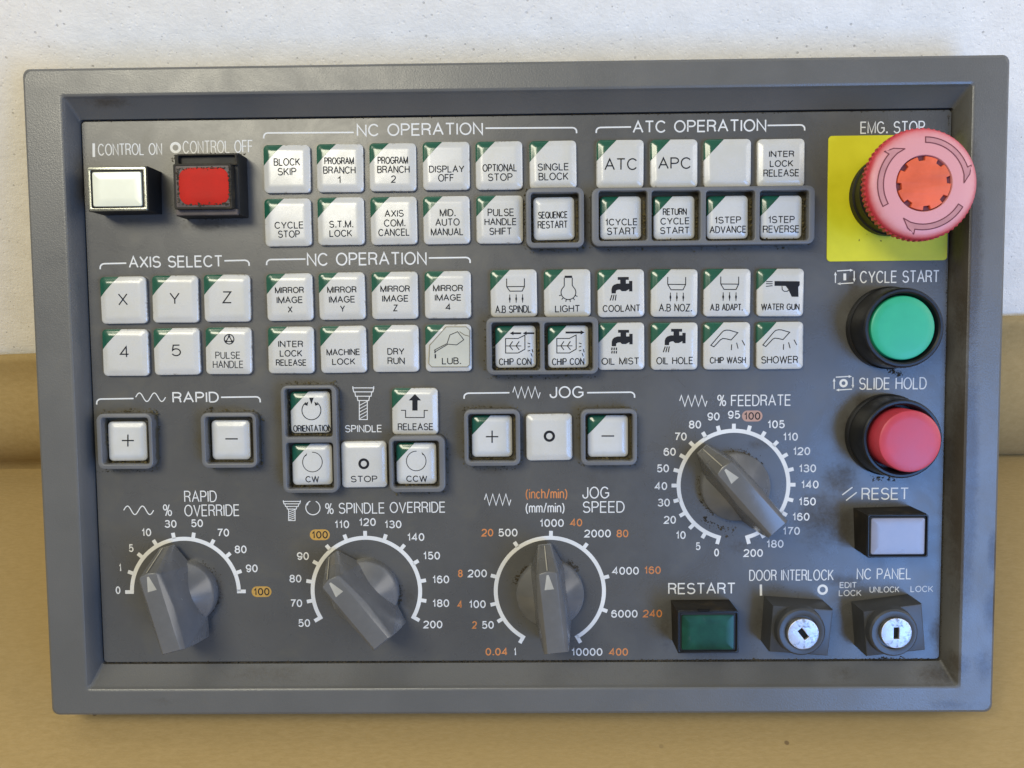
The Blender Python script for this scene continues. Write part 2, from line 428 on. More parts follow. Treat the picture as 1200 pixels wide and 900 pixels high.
loops = [rect_loop(-hx+.003, hx-.003, -hy+.0, hy-.003, .004, -BACK),
         rect_loop(-hx, hx, -hy, hy, .0026, -BACK+.003),
         rect_loop(-hx, hx, -hy, hy, .0026, RIM-.0016),
         rect_loop(-hx+.0004, hx-.0004, -hy+.0004, hy-.0004, .003, RIM-.0006),
         rect_loop(-hx+.0014, hx-.0014, -hy+.0014, hy-.0014, .0024, RIM),
         rect_loop(-hx+.0018, hx-.0018, -hy+.0018, hy-.0018, .0023, RIM),
         rect_loop(IX0-.0013, IX1+.0013, IY0-.0013, IY1+.0013, .0018, RIM),
         rect_loop(IX0-.0009, IX1+.0009, IY0-.0009, IY1+.0009, .0016, RIM),
         rect_loop(IX0-.0001, IX1+.0001, IY0-.0001, IY1+.0001, .0014, RIM-.0004),
         rect_loop(IX0+.0004, IX1-.0004, IY0+.0004, IY1-.0004, .0013, RIM-.0013),
         rect_loop(IX0+.0007, IX1-.0007, IY0+.0007, IY1-.0007, .0013, RIM-.0019),
         rect_loop(FX0-g, FX1+g, FY0-g, FY1+g, .0014, .0004),
         rect_loop(FX0-g, FX1+g, FY0-g, FY1+g, .0014, -.003)]
loft(bm, loops, True, False)
bezel = part('bezel', finish(bm, 'bezel', 28), M['bezel'])
bm = bmesh.new()
loft(bm, [rect_loop(FX0+.0001, FX1-.0001, FY0+.0001, FY1-.0001, .0016, -.002),
          rect_loop(FX0+.0001, FX1-.0001, FY0+.0001, FY1-.0001, .0016, -.0002),
          rect_loop(FX0+.0003, FX1-.0003, FY0+.0003, FY1-.0003, .0015, 0)])
face = part('face_plate', finish(bm, 'face_plate'), M['face'])
bm = bmesh.new(); loft(bm, [rect_loop(FX0-.001, FX1+.001, FY0-.001, FY1+.001, .001, -.0045), rect_loop(FX0-.001, FX1+.001, FY0-.001, FY1+.001, .001, -.0035)])
part('gasket', finish(bm, 'gasket'), M['slot'])

# ------------------------------------------------------------------ stroke lettering
def arc(cx, cy, rx, ry, a0, a1, n=None):
    n = n or max(4, int(abs(a1-a0)/15))
    return [(cx + rx*math.cos(R(a0+(a1-a0)*k/n)), cy + ry*math.sin(R(a0+(a1-a0)*k/n))) for k in range(n+1)]
def glyphs():
    G = {}
    w = .66; G['A'] = (w, [[(0, 0), (w/2, 1), (w, 0)], [(w*.185, .36), (w*.815, .36)]])
    w = .54; G['B'] = (w, [[(0, .0), (0, 1), (w*.55, 1)] + arc(w*.55, .765, w*.38, .235, 90, -90)[1:] + [(0, .53)], [(w*.55, .53)] + arc(w*.58, .265, w*.42, .265, 90, -90)[1:] + [(0, 0)]])
    w = .66; G['C'] = (w, [arc(w*.52, .5, w*.52, .5, 38, 322, 22)])
    w = .60; G['D'] = (w, [[(0, 0), (0, 1), (w*.42, 1)] + arc(w*.42, .5, w*.58, .5, 90, -90, 12)[1:] + [(0, 0)]])
    w = .50; G['E'] = (w, [[(w, 1), (0, 1), (0, 0), (w, 0)], [(0, .53), (w*.92, .53)]])
    w = .48; G['F'] = (w, [[(w, 1), (0, 1), (0, 0)], [(0, .52), (w*.88, .52)]])
    w = .68; G['G'] = (w, [arc(w*.5, .5, w*.5, .5, 38, 318, 22) + [(w*.98, .22), (w*.98, .47), (w*.55, .47)]])
    w = .58; G['H'] = (w, [[(0, 0), (0, 1)], [(w, 0), (w, 1)], [(0, .53), (w, .53)]])
    G['I'] = (.02, [[(.01, 0), (.01, 1)]])
    w = .42; G['J'] = (w, [[(w, 1), (w, .27)] + arc(w*.5, .27, w*.5, .27, 0, -180, 10)[1:] + [(0, .32)]])
    w = .56; G['K'] = (w, [[(0, 0), (0, 1)], [(w*.96, 1), (0, .36)], [(w*.33, .58), (w, 0)]])
    w = .46; G['L'] = (w, [[(0, 1), (0, 0), (w, 0)]])
    w = .70; G['M'] = (w, [[(0, 0), (0, 1), (w/2, .02), (w, 1), (w, 0)]])
    w = .58; G['N'] = (w, [[(0, 0), (0, 1), (w, 0), (w, 1)]])
    w = .72; G['O'] = (w, [arc(w/2, .5, w/2, .5, 0, 345, 23) + ['c']])
    w = .52; G['P'] = (w, [[(0, 0), (0, 1), (w*.55, 1)] + arc(w*.55, .74, w*.45, .26, 90, -90)[1:] + [(0, .48)]])
    w = .72; G['Q'] = (w, [arc(w/2, .5, w/2, .5, 0, 345, 23) + ['c'], [(w*.6, .25), (w, -.03)]])
    w = .55; G['R'] = (w, [[(0, 0), (0, 1), (w*.58, 1)] + arc(w*.58, .755, w*.4, .245, 90, -90)[1:] + [(0, .51)], [(w*.55, .51), (w*.88, .38), (w*.90, .12), (w, 0)]])
    w = .56; G['S'] = (w, [arc(w*.5, .745, w*.46, .255, 25, 250, 14) + arc(w*.5, .265, w*.5, .265, 70, -160, 14)])
    w = .56; G['T'] = (w, [[(0, 1), (w, 1)], [(w/2, 1), (w/2, 0)]])
    w = .58; G['U'] = (w, [[(0, 1), (0, .3)] + arc(w/2, .3, w/2, .3, 180, 360, 12)[1:] + [(w, 1)]])
    w = .62; G['V'] = (w, [[(0, 1), (w/2, 0), (w, 1)]])
    w = .92; G['W'] = (w, [[(0, 1), (w*.25, 0), (w*.5, 1), (w*.75, 0), (w, 1)]])
    w = .60; G['X'] = (w, [[(0, 0), (w, 1)], [(0, 1), (w, 0)]])
    w = .62; G['Y'] = (w, [[(0, 1), (w/2, .42), (w, 1)], [(w/2, .42), (w/2, 0)]])
    w = .56; G['Z'] = (w, [[(0.02, 1), (w*.97, 1), (0, 0), (w, 0)]])
    w = .50; G['0'] = (w, [arc(w/2, .5, w/2, .5, 0, 345, 23) + ['c']])
    G['1'] = (.26, [[(0, .76), (.14, .82), (.2, 1), (.2, 0)]])
    w = .50; G['2'] = (w, [arc(w/2, .72, w/2, .28, 170, -20, 12) + [(w*.75, .40), (w*.22, .18), (0, 0), (w, 0)]])
    w = .50; G['3'] = (w, [arc(w*.48, .755, w*.44, .245, 160, -80, 12) + [(w*.40, .52)] + arc(w*.48, .27, w*.52, .27, 80, -165, 13)])
    w = .53; G['4'] = (w, [[(w*.74, 0), (w*.74, 1), (0, .27), (w, .27)]])
    w = .50; G['5'] = (w, [[(w*.92, 1), (w*.18, 1), (w*.07, .50)] + arc(w*.49, .325, w*.51, .325, 140, -155, 16)])
    w = .50; G['6'] = (w, [arc(w*.5, .5, w*.5, .5, 38, 180, 12) + arc(w*.5, .315, w*.5, .315, 180, 540, 22)])
    w = .50; G['7'] = (w, [[(0, 1), (w, 1), (w*.55, .5), (w*.32, 0)]])
    w = .50; G['8'] = (w, [arc(w/2, .765, w*.43, .235, -90, 255, 20) + ['c'], arc(w/2, .27, w/2, .27, 90, 435, 20) + ['c']])
    w = .50; G['9'] = (w, [arc(w*.5, .5, w*.5, .5, 218, 360, 12) + arc(w*.5, .685, w*.5, .315, 0, 360, 22)])
    G['.'] = (.10, [[(.05, -.03), (.05, .13)], [(.09, -.03), (.09, .13)]])
    G['%'] = (.86, [arc(.18, .76, .18, .24, 0, 340, 14) + ['c'], arc(.68, .24, .18, .24, 0, 340, 14) + ['c'], [(.22, -.02), (.64, 1.02)]])
    G['/'] = (.30, [[(0, -.02), (.3, 1.02)]])
    G['('] = (.18, [arc(.42, .42, .42, .68, 125, 235, 10)])
    G[')'] = (.18, [arc(-.24, .42, .42, .68, 55, -55, 10)])
    G['i'] = (.04, [[(.02, 0), (.02, .7)], [(.02, .88), (.02, 1)]])
    w = .40; G['n'] = (w, [[(0, 0), (0, .7)], [(0, .42)] + arc(w/2, .46, w/2, .24, 180, 0, 8) + [(w, 0)]])
    w = .40; G['c'] = (w, [arc(w/2, .35, w/2, .35, 45, 315, 14)])
    w = .40; G['h'] = (w, [[(0, 0), (0, 1)], [(0, .42)] + arc(w/2, .46, w/2, .24, 180, 0, 8) + [(w, 0)]])
    w = .64; G['m'] = (w, [[(0, 0), (0, .7)], [(0, .45)] + arc(w*.25, .47, w*.25, .23, 180, 0, 8) + [(w/2, 0)], [(w/2, .45)] + arc(w*.75, .47, w*.25, .23, 180, 0, 8) + [(w, 0)]])
    return G
GL = glyphs()

class Ink:
    """flat printing laid a hair above one height z of the panel (millimetre strokes)"""
    def __init__(s, z, step=0): s.bm = bmesh.new(); s.z = z + .00003; s.k = 0; s.step = step
    def ribbon(s, pts, wd, closed=False):
        P = []
        for p in pts:
            v = Vector((p[0], p[1]))
            if not P or (v-P[-1]).length > 1e-6: P.append(v)
        if closed and (P[0]-P[-1]).length < 1e-6: P.pop()
        if s.step:
            Q_ = []
            for a, b in zip(P, P[1:] + (P[:1] if closed else [])):
                m = max(1, int((b-a).length/s.step))
                Q_ += [a.lerp(b, i/m) for i in range(m)]
            if not closed: Q_.append(P[-1])
            P = Q_
        n = len(P)
        if n < 2: return
        s.k += 1; z = s.z + (s.k % 5)*.000004
        L, Rr = [], []
        for i in range(n):
            a = P[i-1] if (i > 0 or closed) else None
            b = P[(i+1) % n] if (i < n-1 or closed) else None
            d1 = (P[i]-a).normalized() if a is not None else (b-P[i]).normalized()
            d2 = (b-P[i]).normalized() if b is not None else d1
            n1 = Vector((-d1.y, d1.x)); n2 = Vector((-d2.y, d2.x))
            t = n1+n2
            if t.length < .15: t = n1; m = 1.0
            else:
                t.normalize(); m = min(1/max(t.dot(n1), .2), 2.3)
            L.append(s.bm.verts.new((P[i].x+t.x*wd/2*m, P[i].y+t.y*wd/2*m, z)))
            Rr.append(s.bm.verts.new((P[i].x-t.x*wd/2*m, P[i].y-t.y*wd/2*m, z)))
        for i in range(n if closed else n-1):
            j = (i+1) % n
            try: s.bm.faces.new((Rr[i], Rr[j], L[j], L[i]))
            except ValueError: pass
    def fillm(s, pts, dz=0):
        vs = [s.bm.verts.new((p[0], p[1], s.z+dz)) for p in pts]
        f = s.bm.faces.new(vs); f.normal_update()
        fs = bmesh.ops.triangulate(s.bm, faces=[f])['faces']
        if s.step:
            for _ in range(5):
                es = {e for t in fs if t.is_valid for e in t.edges if e.calc_length() > .0006}
                if not es: break
                r = bmesh.ops.subdivide_edges(s.bm, edges=list(es), cuts=1)
                nf = {g_ for g_ in r['geom'] if isinstance(g_, bmesh.types.BMFace)} | {t for t in fs if t.is_valid}
                r = bmesh.ops.triangulate(s.bm, faces=[t for t in nf if len(t.verts) > 3])
                fs = [t for t in nf if t.is_valid] + [t for t in r['faces'] if t.is_valid]
    def text_mm(s, t, x0, x1, y0, y1, wd, gap=.2):
        total = 0; adv = []
        for ch in t:
            if ch == ' ': adv.append(None); total += .46; continue
            adv.append(total); total += GL[ch][0] + gap
        total -= gap
        x0 += wd/2; x1 -= wd/2; y0 += wd/2; y1 -= wd/2
        if total < .05: sx = 1; x0 = (x0+x1)/2
        else: sx = (x1-x0)/total
        sy = y1-y0
        for ch, a in zip(t, adv):
            if a is None: continue
            for st in GL[ch][1]:
                cl = st[-1] == 'c'; pts = st[:-1] if cl else st
                s.ribbon([(x0+(a+p[0])*sx, y0+p[1]*sy) for p in pts], wd, cl)
    def text(s, t, xl, xr, yt, yb, wd=.36, gap=.2):
        z = s.z
        a = at(xl, (yt+yb)/2, z); b = at(xr, (yt+yb)/2, z)
        c = at((xl+xr)/2, yt, z); d = at((xl+xr)/2, yb, z)
        s.text_mm(t, a.x, b.x, d.y, c.y, wd*MM, gap)
    def label_c(s, t, cx, cy, hpx, wd=.52, wmul=1.0):
        """centred number with natural width"""
        c = at(cx, cy, s.z); h = hpx*.36*MM
        tot = sum(GL[ch][0]+.24 for ch in t)-.24
        wmm = max(tot, .02)*h*1.22*wmul
        if len(t) == 1 and t == '1': wmm = .3*h
        s.text_mm(t, c.x-wmm/2, c.x+wmm/2, c.y-h/2, c.y+h/2, wd*MM, .24)
    def line(s, pts, wd=.36, closed=False):
        s.ribbon([at(x, y, s.z) for x, y in pts], wd*MM, closed)
    def fill(s, pts): s.fillm([at(x, y, s.z) for x, y in pts])
    def ring(s, cx, cy, r, wd, n=36):
        c = at(cx, cy, s.z); r *= .36*MM
        s.ribbon([(c.x+r*math.cos(2*math.pi*k/n), c.y+r*math.sin(2*math.pi*k/n)) for k in range(n)], wd*MM, True)
    def done(s, name, mat, parent, label=None):
        """make it a child of parent; vertices go from panel to parent coordinates"""
        off = Vector(parent.location) - OFF
        bmesh.ops.translate(s.bm, verts=s.bm.verts, vec=-off)
        me = bpy.data.meshes.new(name)
        for f in s.bm.faces:
            f.normal_update()
            if f.normal.z < 0: f.normal_flip()
        s.bm.to_mesh(me); s.bm.free()
        return sub(name, me, mat, parent, (0, 0, 0), label)

def zoom(x0, y0, sc):
    return lambda pts: [(x0 + x/sc, y0 + y/sc) for x, y in pts]

# ------------------------------------------------------------------ printing on the face
def heading(t, xl, xr, yt, yb, lx, ly, l1, r0, rx, ry, hook=6.5, extra=None):
    k = Ink(0)
    k.text(t, xl, xr, yt, yb, .62)
    k.line([(lx, ly+hook)] + [(lx + 5 - 5*math.cos(R(a)), ly + 4.5 - 4.5*math.sin(R(a))) for a in (15, 40, 65, 90)] + [(l1, ly - .6)], .62)
    k.line([(r0, ry+.6)] + [(rx - 5 + 5*math.sin(R(a)), ry + 4.5 - 4.5*math.cos(R(a))) for a in (0, 25, 50, 75)] + [(rx, ry+hook)], .62)
    if extra: extra(k)
    k.done('section_heading', M['ink_white'], face, 'white bracketed heading reading ' + t)
def wave(k, x0, x1, y, amp, cyc=2, wd=.42):
    n = 40
    k.line([(x0+(x1-x0)*i/n, y - amp*math.sin(2*math.pi*cyc*i/n)) for i in range(n+1)], wd)
def zig(k, x0, x1, y0, y1, wd=.42, cyc=4):
    n = cyc*2
    pts = [(x0, (y0+y1)/2)] + [(x0+(x1-x0)*(i+.5)/n, y0 if i % 2 == 0 else y1) for i in range(n)] + [(x1, (y0+y1)/2)]
    k.line(pts, wd)
heading('NC OPERATION', 418, 566, 144.3, 159, 309, 155.8, 414.5, 569, 675.7, 149.6)
heading('NC OPERATION', 359.6, 500, 295.7, 311, 312.4, 304.2, 358, 502.5, 551, 301.7)
heading('ATC OPERATION', 741.4, 898, 140.5, 155, 698.7, 149.4, 739.5, 899.5, 943, 146.4)
heading('AXIS SELECT', 150.7, 261, 299.6, 313.6, 117.4, 309, 148, 263, 292, 305)
heading('RAPID', 202, 256.4, 459.2, 472, 113.3, 467.6, 156.5, 259, 305, 465, extra=lambda k: wave(k, 159, 194, 465.5, 5))
heading('JOG', 644, 684, 452.5, 466.5, 543.8, 460.8, 597, 688, 743.7, 459.6, extra=lambda k: zig(k, 601, 633, 453.4, 466.3))

def legend(name, items, mat=None, wd=.44, fn=None):
    k = Ink(0)
    for it in items: k.text(*it, wd)
    if fn: fn(k)
    return k.done(name, mat or M['ink_white'], face, 'white lettering reading ' + ' '.join(i[0] for i in items) if items else None)
legend('legend', [('CONTROL ON', 114.7, 190, 168, 182)], fn=lambda k: k.line([(109.8, 168), (110, 184)], 1.1))
legend('legend', [('CONTROL OFF', 214, 296.5, 164.5, 179.5)], fn=lambda k: k.ring(205.7, 173, 5, 1.1))
legend('legend', [('EMG. STOP', 1008.2, 1084, 142, 156.4)], wd=.5)
def loop_icon(k, x0, x1, y0, y1, o):
    k.line([(x0, y1-1), (x0, y0+3)], .42); k.line([(x0+2, y0+1), (x1-3, y0)], .42)
    k.line([(x1, y0+1), (x1, y1-4)], .42); k.line([(x1-1, y1-1), (x0+5, y1)], .42)
    k.fill([(x0-1.6, y0+6), (x0+1.6, y0+6), (x0, y0+2)]); k.fill([(x1-5, y0-1.4), (x1-5, y0+1.8), (x1-1, y0+.2)])
    k.fill([(x1-1.6, y1-6), (x1+1.6, y1-6), (x1, y1-2)]); k.fill([(x0+6, y1-1.6), (x0+6, y1+1.6), (x0+2, y1)])
    if o: k.ring((x0+x1)/2, (y0+y1)/2, 3.6, .95)
    else: k.line([((x0+x1)/2, y0+4), ((x0+x1)/2, y1-4)], 1.15)
legend('legend', [('CYCLE START', 1007.6, 1101, 317, 331.5)], wd=.5, fn=lambda k: loop_icon(k, 979, 1001, 316.5, 332.5, False))
legend('legend', [('SLIDE HOLD', 1006.7, 1086, 442.2, 456.5)], wd=.5, fn=lambda k: loop_icon(k, 977.5, 999.5, 441, 457, True))
legend('legend', [('RESET', 1009.6, 1065, 571.5, 585.8)], wd=.55, fn=lambda k: (k.line([(987, 580), (999, 571)], .5), k.line([(991.5, 586.5), (1004, 577)], .5)))
legend('legend', [('RESTART', 783, 862, 683, 696.3)], wd=.58)
legend('legend', [('DOOR INTERLOCK', 878, 977, 667.5, 680.5)], wd=.44, fn=lambda k: (k.line([(891.6, 685), (891.8, 698)], 1.0), k.ring(964, 691, 4.9, 1.0)))
legend('legend', [('NC PANEL', 1004, 1068, 666, 679)], wd=.44)
legend('legend', [('EDIT', 984, 1004, 682.2, 689), ('LOCK', 983, 1009.5, 691.3, 698.5), ('UNLOCK', 1019, 1054, 687.2, 694.4), ('LOCK', 1067, 1093.6, 686.5, 693.8)], M['ink_thin'], .34)
def tool_icon(k, x0, x1, y0, y1, wd=.36):
    w = x1-x0; h = y1-y0; cx = (x0+x1)/2
    for i, (a, b, c) in enumerate(((0, .04, .17), (.09, .17, .30), (.20, .30, .43))):
        if i == 0:
            k.line([(x0, y0), (x0, y0+h*.09)], wd); k.line([(x1, y0), (x1, y0+h*.09)], wd); k.line([(x0, y0+h*.05), (x1, y0+h*.05)], wd)
        k.line([(x0+a*w, y0+b*h), (x0+a*w+w*.04, y0+c*h), (x1-a*w-w*.04, y0+c*h), (x1-a*w, y0+b*h)], wd)
    s = w*.19
    k.line([(cx-s, y0+h*.43), (cx-s, y1), (cx+s, y1), (cx+s, y0+h*.43)], wd)
    for i in range(5):
        yy = y0+h*(.55+.1*i)
        if yy < y1+1: k.line([(cx-s, min(yy+h*.03, y1)), (cx+s, yy-h*.10)], wd*.8)
legend('legend', [('SPINDLE', 404.3, 447.6, 498, 506.6)], wd=.38, fn=lambda k: tool_icon(k, 413.5, 438, 452.6, 491.6))
def arc_icon(k, cx, cy, r, a0, a1, wd=.36, head=1):
    c = at(cx, cy, k.z); rr = r*.36*MM
    k.ribbon([(c.x+rr*math.cos(R(a0+(a1-a0)*i/30)), c.y+rr*math.sin(R(a0+(a1-a0)*i/30))) for i in range(31)], wd*MM)
legend('legend', [('%', 381, 391, 589.5, 602.5), ('SPINDLE', 396.8, 451, 589, 602), ('OVERRIDE', 456.7, 522, 588, 601)], wd=.46,
       fn=lambda k: (tool_icon(k, 332, 352, 586.4, 610, .34), arc_icon(k, 366.7, 595, 8.5, 65, -250, .4), k.fill([(358.5, 591), (362.5, 587.5), (360.5, 592.5)])))
legend('legend', [('%', 191, 201.5, 591, 604.7), ('RAPID', 215.8, 254, 575, 588.5), ('OVERRIDE', 216, 280.7, 591.2, 605)], wd=.46, fn=lambda k: wave(k, 145, 180, 598, 5))
legend('legend', [('JOG', 682.4, 714, 570.3, 584.3), ('SPEED', 682.8, 732, 587.3, 601)], wd=.5)
k = Ink(0); zig(k, 567.8, 598.6, 579, 592); k.done('feed_sign', M['ink_white'], face)
legend('legend', [('(mm/min)', 616, 661.5, 589, 601)], wd=.46)
legend('legend', [('(inch/min)', 616, 664.8, 572.5, 584.5)], M['ink_orange'], wd=.46)['label'] = 'orange lettering reading (inch/min)'
legend('legend', [('%', 840.5, 851, 462.5, 476), ('FEEDRATE', 856.6, 927, 462.5, 475.8)], wd=.46, fn=lambda k: zig(k, 796.5, 828.5, 463.5, 476))

# dials
def dial(cx, cy, ticks, white, name_label, orange=(), pill=None, pmat=None):
    k = Ink(0); c = at(cx, cy, k.z); r = .0233
    A = lambda a: R(-90 - a)          # a: degrees clockwise from straight down
    a0, a1 = ticks[0], ticks[-1]
    n = 80
    k.ribbon([(c.x+r*math.cos(A(a0+(a1-a0)*i/n)), c.y+r*math.sin(A(a0+(a1-a0)*i/n))) for i in range(n+1)], .0017)
    for i, a in enumerate(ticks):
        end = i in (0, len(ticks)-1)
        d = Vector((math.cos(A(a)), math.sin(A(a))))
        k.ribbon([(c.x+d.x*(r+(-.0008 if end else .0004)), c.y+d.y*(r+(-.0008 if end else .0004))), (c.x+d.x*(r+.0030), c.y+d.y*(r+.0030))], .0016)
    for t, x, y in white: k.label_c(t, x, y, 9.5)
    k.done('dial_scale', M['ink_white'], face, 'white dial scale ' + name_label)
    if orange:
        for t, x, y in orange:
            k = Ink(0); k.label_c(t, x, y, 9.3)
            k.done('scale_number', M['ink_orange'], face, 'orange number ' + t)
    if pill:
        t, x, y = pill
        k = Ink(0); p = at(x, y, k.z); w, h, n = 24*.36*MM, 13*.36*MM, 8
        k.fillm([(p.x+u, p.y+v) for u, v in rrect(w, h, h*.49, n)])
        o = k.done('number_patch', pmat, face)
        k = Ink(.00005); k.label_c(t, x, y, 9.0, .48); k.done('number', M['ink_dark'], face)
Z = zoom(100, 560, 3.913)
def pts3(f, lst): return [(t, *f([(x, y)])[0]) for t, x, y in lst]
dial(217.3, 693.4, [90+20*i for i in range(10)], pts3(Z, [('0', 150, 515), ('1', 160, 412), ('5', 210, 322), ('10', 280, 250), ('30', 391, 211), ('50', 512, 208), ('70', 632, 251), ('80', 712, 328), ('90', 763, 415)]),
     'from 0 to 90 for rapid override', (), ('100', 306.5, 693.4), M['pill_amber'])
Z = zoom(310, 570, 4.0909)
dial(429.3, 692.5, [60+20*i for i in range(13)], pts3(Z, [('50', 190, 655), ('70', 152, 560), ('80', 148, 442), ('90', 184, 334), ('110', 371, 182), ('120', 493, 171), ('130', 616, 182), ('140', 725, 243), ('150', 801, 332), ('160', 845, 446), ('180', 845, 560), ('200', 807, 662)]),
     'from 50 to 200 for spindle override', (), ('100', 374.8, 626.7), M['pill_amber'])
Z = zoom(530, 560, 3.9115)
dial(644.3, 692.7, [30, 59.5, 77, 105.5, 145, 181.5, 218, 256, 290, 330], pts3(Z, [('1', 288, 797), ('50', 163, 674), ('100', 115, 579), ('200', 115, 438), ('500', 255, 251), ('1000', 456, 207), ('2000', 666, 255), ('4000', 794, 426), ('6000', 789, 623), ('10000', 617, 798)]),
     'from 1 to 10000 for jog speed',
     pts3(Z, [('0.04', 203, 797), ('2', 102, 674), ('4', 35, 580), ('8', 37, 438), ('20', 161, 251), ('40', 568, 205), ('80', 780, 255), ('160', 918, 423), ('240', 918, 622), ('400', 762, 798)]))
Z = zoom(760, 440, 3.913)
dial(859.5, 568.5, [15+15*i for i in range(23)], pts3(Z, [('0', 312, 812), ('5', 227, 783), ('10', 148, 732), ('20', 98, 662), ('30', 70, 583), ('40', 57, 507), ('50', 66, 426), ('60', 97, 350), ('70', 147, 280), ('80', 213, 225), ('90', 298, 188), ('95', 392, 180), ('105', 585, 224), ('110', 651, 281), ('120', 702, 347), ('130', 729, 426), ('140', 740, 500), ('150', 728, 578), ('160', 699, 648), ('170', 655, 713), ('180', 580, 772), ('200', 480, 814)]),
     'from 0 to 200 for feedrate', (), ('100', 881.5, 487.5), M['pill_pink'])

# ------------------------------------------------------------------ push buttons
KZ = .0028
def key_meshes(w, h, frac, tag):
    def body():
        bm = bmesh.new(); loops = []
        for ins, z in ((.0, 0), (.0, .0013), (.00012, .0018), (.0004, .00205), (.0009, .0022), (.0017, .0025), (.0023, .00270), (.0028, .00277), (.0034, KZ)):
            loops.append([(x, y, z) for x, y in rrect(w-2*ins, h-2*ins, max(.0019-ins*.35, .0007), 6)])
        loft(bm, loops, True, True)
        return bm
    res = []
    a = Vector((-w/2 + w*frac[0], h/2)); b = Vector((-w/2, h/2 - h*frac[1]))
    d = (b-a); nrm = Vector((d.y, -d.x, 0)).normalized()     # points to the corner side
    if nrm.dot(Vector((-1, 1, 0))) < 0: nrm = -nrm
    for side in (1, -1):
        bm = body()
        if frac[0] > 0:
            co = Vector((a.x, a.y, 0)) + nrm*(-.00003*side if side == 1 else .00003)
            co = Vector((a.x, a.y, 0)) - nrm*.00003*side
            r = bmesh.ops.bisect_plane(bm, geom=bm.verts[:]+bm.edges[:]+bm.faces[:], plane_co=co, plane_no=nrm*side, clear_outer=True, dist=1e-7)
            ed = [e for e in r['geom_cut'] if isinstance(e, bmesh.types.BMEdge)]
            bmesh.ops.holes_fill(bm, edges=[e for e in bm.edges if e.is_boundary], sides=0)
        elif side == -1:
            bm.free(); continue
        res.append(finish(bm, tag, 32))
    return res
MM_STD = key_meshes(.0196, .0199, (.43, .44), 'key')
MM_PLAIN = key_meshes(.0196, .0199, (0, 0), 'key')
MM_GRD = key_meshes(.0172, .0178, (.47, .47), 'key')
MM_RAP = key_meshes(.0166, .0170, (0, 0), 'key')
MM_GPLAIN = key_meshes(.0172, .0178, (0, 0), 'key')
kinds = {'s': (MM_STD, M['key']), 'p': (MM_PLAIN, M['key']), 'g': (MM_GRD, M['key_worn']), 'r': (MM_RAP, M['key_worn']), 'q': (MM_GPLAIN, M['key_worn']), 'w': (MM_PLAIN, M['key_worn'])}
used = set()
def conform(bm, loc, w, h):
    prof = ((0, .0018), (.0004, .00205), (.0009, .0022), (.0017, .0025), (.0023, .0027), (.0028, .00277), (.0034, KZ), (.02, KZ))
    for v in bm.verts:
        ins = max(0, min(w/2-abs(v.co.x-loc.x), h/2-abs(v.co.y-loc.y)))
        for (a, za), (b, zb) in zip(prof, prof[1:]):
            if a <= ins <= b:
                v.co.z += za + (zb-za)*(ins-a)/(b-a) - KZ + .00003; break
tilt = random.Random(3)
KS = {'s': (.0196, .0199), 'p': (.0196, .0199), 'w': (.0196, .0199), 'g': (.0172, .0178), 'q': (.0172, .0178), 'r': (.0166, .0170)}
def key(cx, cy, kind, lines=(), icon=None, label='', wd=.40, gap=.2):
    meshes, mat = kinds[kind]
    loc = at(cx, cy, .0018); loc.z = 0
    o = part('push_button', meshes[0].copy() if meshes[0].name in used and False else meshes[0], mat, loc, label)
    if len(meshes) > 1:
        sub('indicator', meshes[1], M['green_lens'], o)
    if lines or icon:
        k = Ink(KZ, .0003)
        for ln in lines: k.text(ln[0], *ln[1:5], ln[5] if len(ln) > 5 else wd, gap)
        if icon: icon(k)
        conform(k.bm, loc, *KS[kind])
        k.done('legend', M['ink_dark'], o)
    o.rotation_euler = (R(tilt.uniform(-.9, .9)), R(tilt.uniform(-.9, .9)), R(tilt.uniform(-.5, .5)))
    return o

Q = zoom(290, 130, 3)
def L2(*rows):        # rows measured in the 3x view of the upper left block
    return [(t, 290+a/3, 290+b/3, 130+c/3, 130+d/3) for t, a, b, c, d in rows]
def lab(t, how='white push button with a green corner reading '): return how + t
key(336.3, 198, 's', L2(('BLOCK', 92, 185, 166, 193), ('SKIP', 106, 172, 200, 227)), label=lab('BLOCK SKIP'))
key(398.5, 197, 's', L2(('PROGRAM', 270, 374, 163, 188), ('BRANCH', 266, 380, 195, 221), ('1', 316, 330, 229, 255)), label=lab('PROGRAM BRANCH 1'))
key(460.3, 196, 's', L2(('PROGRAM', 457, 564, 161, 187), ('BRANCH', 456, 570, 193, 219), ('2', 505, 522, 227, 253)), label=lab('PROGRAM BRANCH 2'))
key(522.8, 194.5, 's', L2(('DISPLAY', 638, 762, 192, 217), ('OFF', 670, 726, 222, 249)), label=lab('DISPLAY OFF'))
key(584.8, 194, 's', L2(('OPTIONAL', 826, 948, 186, 213), ('STOP', 845, 932, 219, 246)), label=lab('OPTIONAL STOP'))
key(648, 193.3, 's', L2(('SINGLE', 1020, 1130, 184, 210), ('BLOCK', 1023, 1128, 217, 244)), label=lab('SINGLE BLOCK'))
key(337.5, 260.7, 's', L2(('CYCLE', 95, 197, 389, 414), ('STOP', 107, 184, 420, 446)), label=lab('CYCLE STOP'))
key(399.5, 259.3, 's', L2(('S.T.M.', 287, 372, 386, 411), ('LOCK', 288, 368, 418, 443)), label=lab('S.T.M. LOCK'))
key(461.5, 258.7, 's', L2(('AXIS', 482, 550, 348, 373), ('COM.', 480, 556, 381, 407), ('CANCEL', 460, 571, 414, 440)), label=lab('AXIS COM. CANCEL'))
key(523.3, 258, 's', L2(('MID.', 676, 732, 345, 371), ('AUTO', 660, 746, 378, 404), ('MANUAL', 644, 759, 412, 438)), label=lab('MID. AUTO MANUAL'))
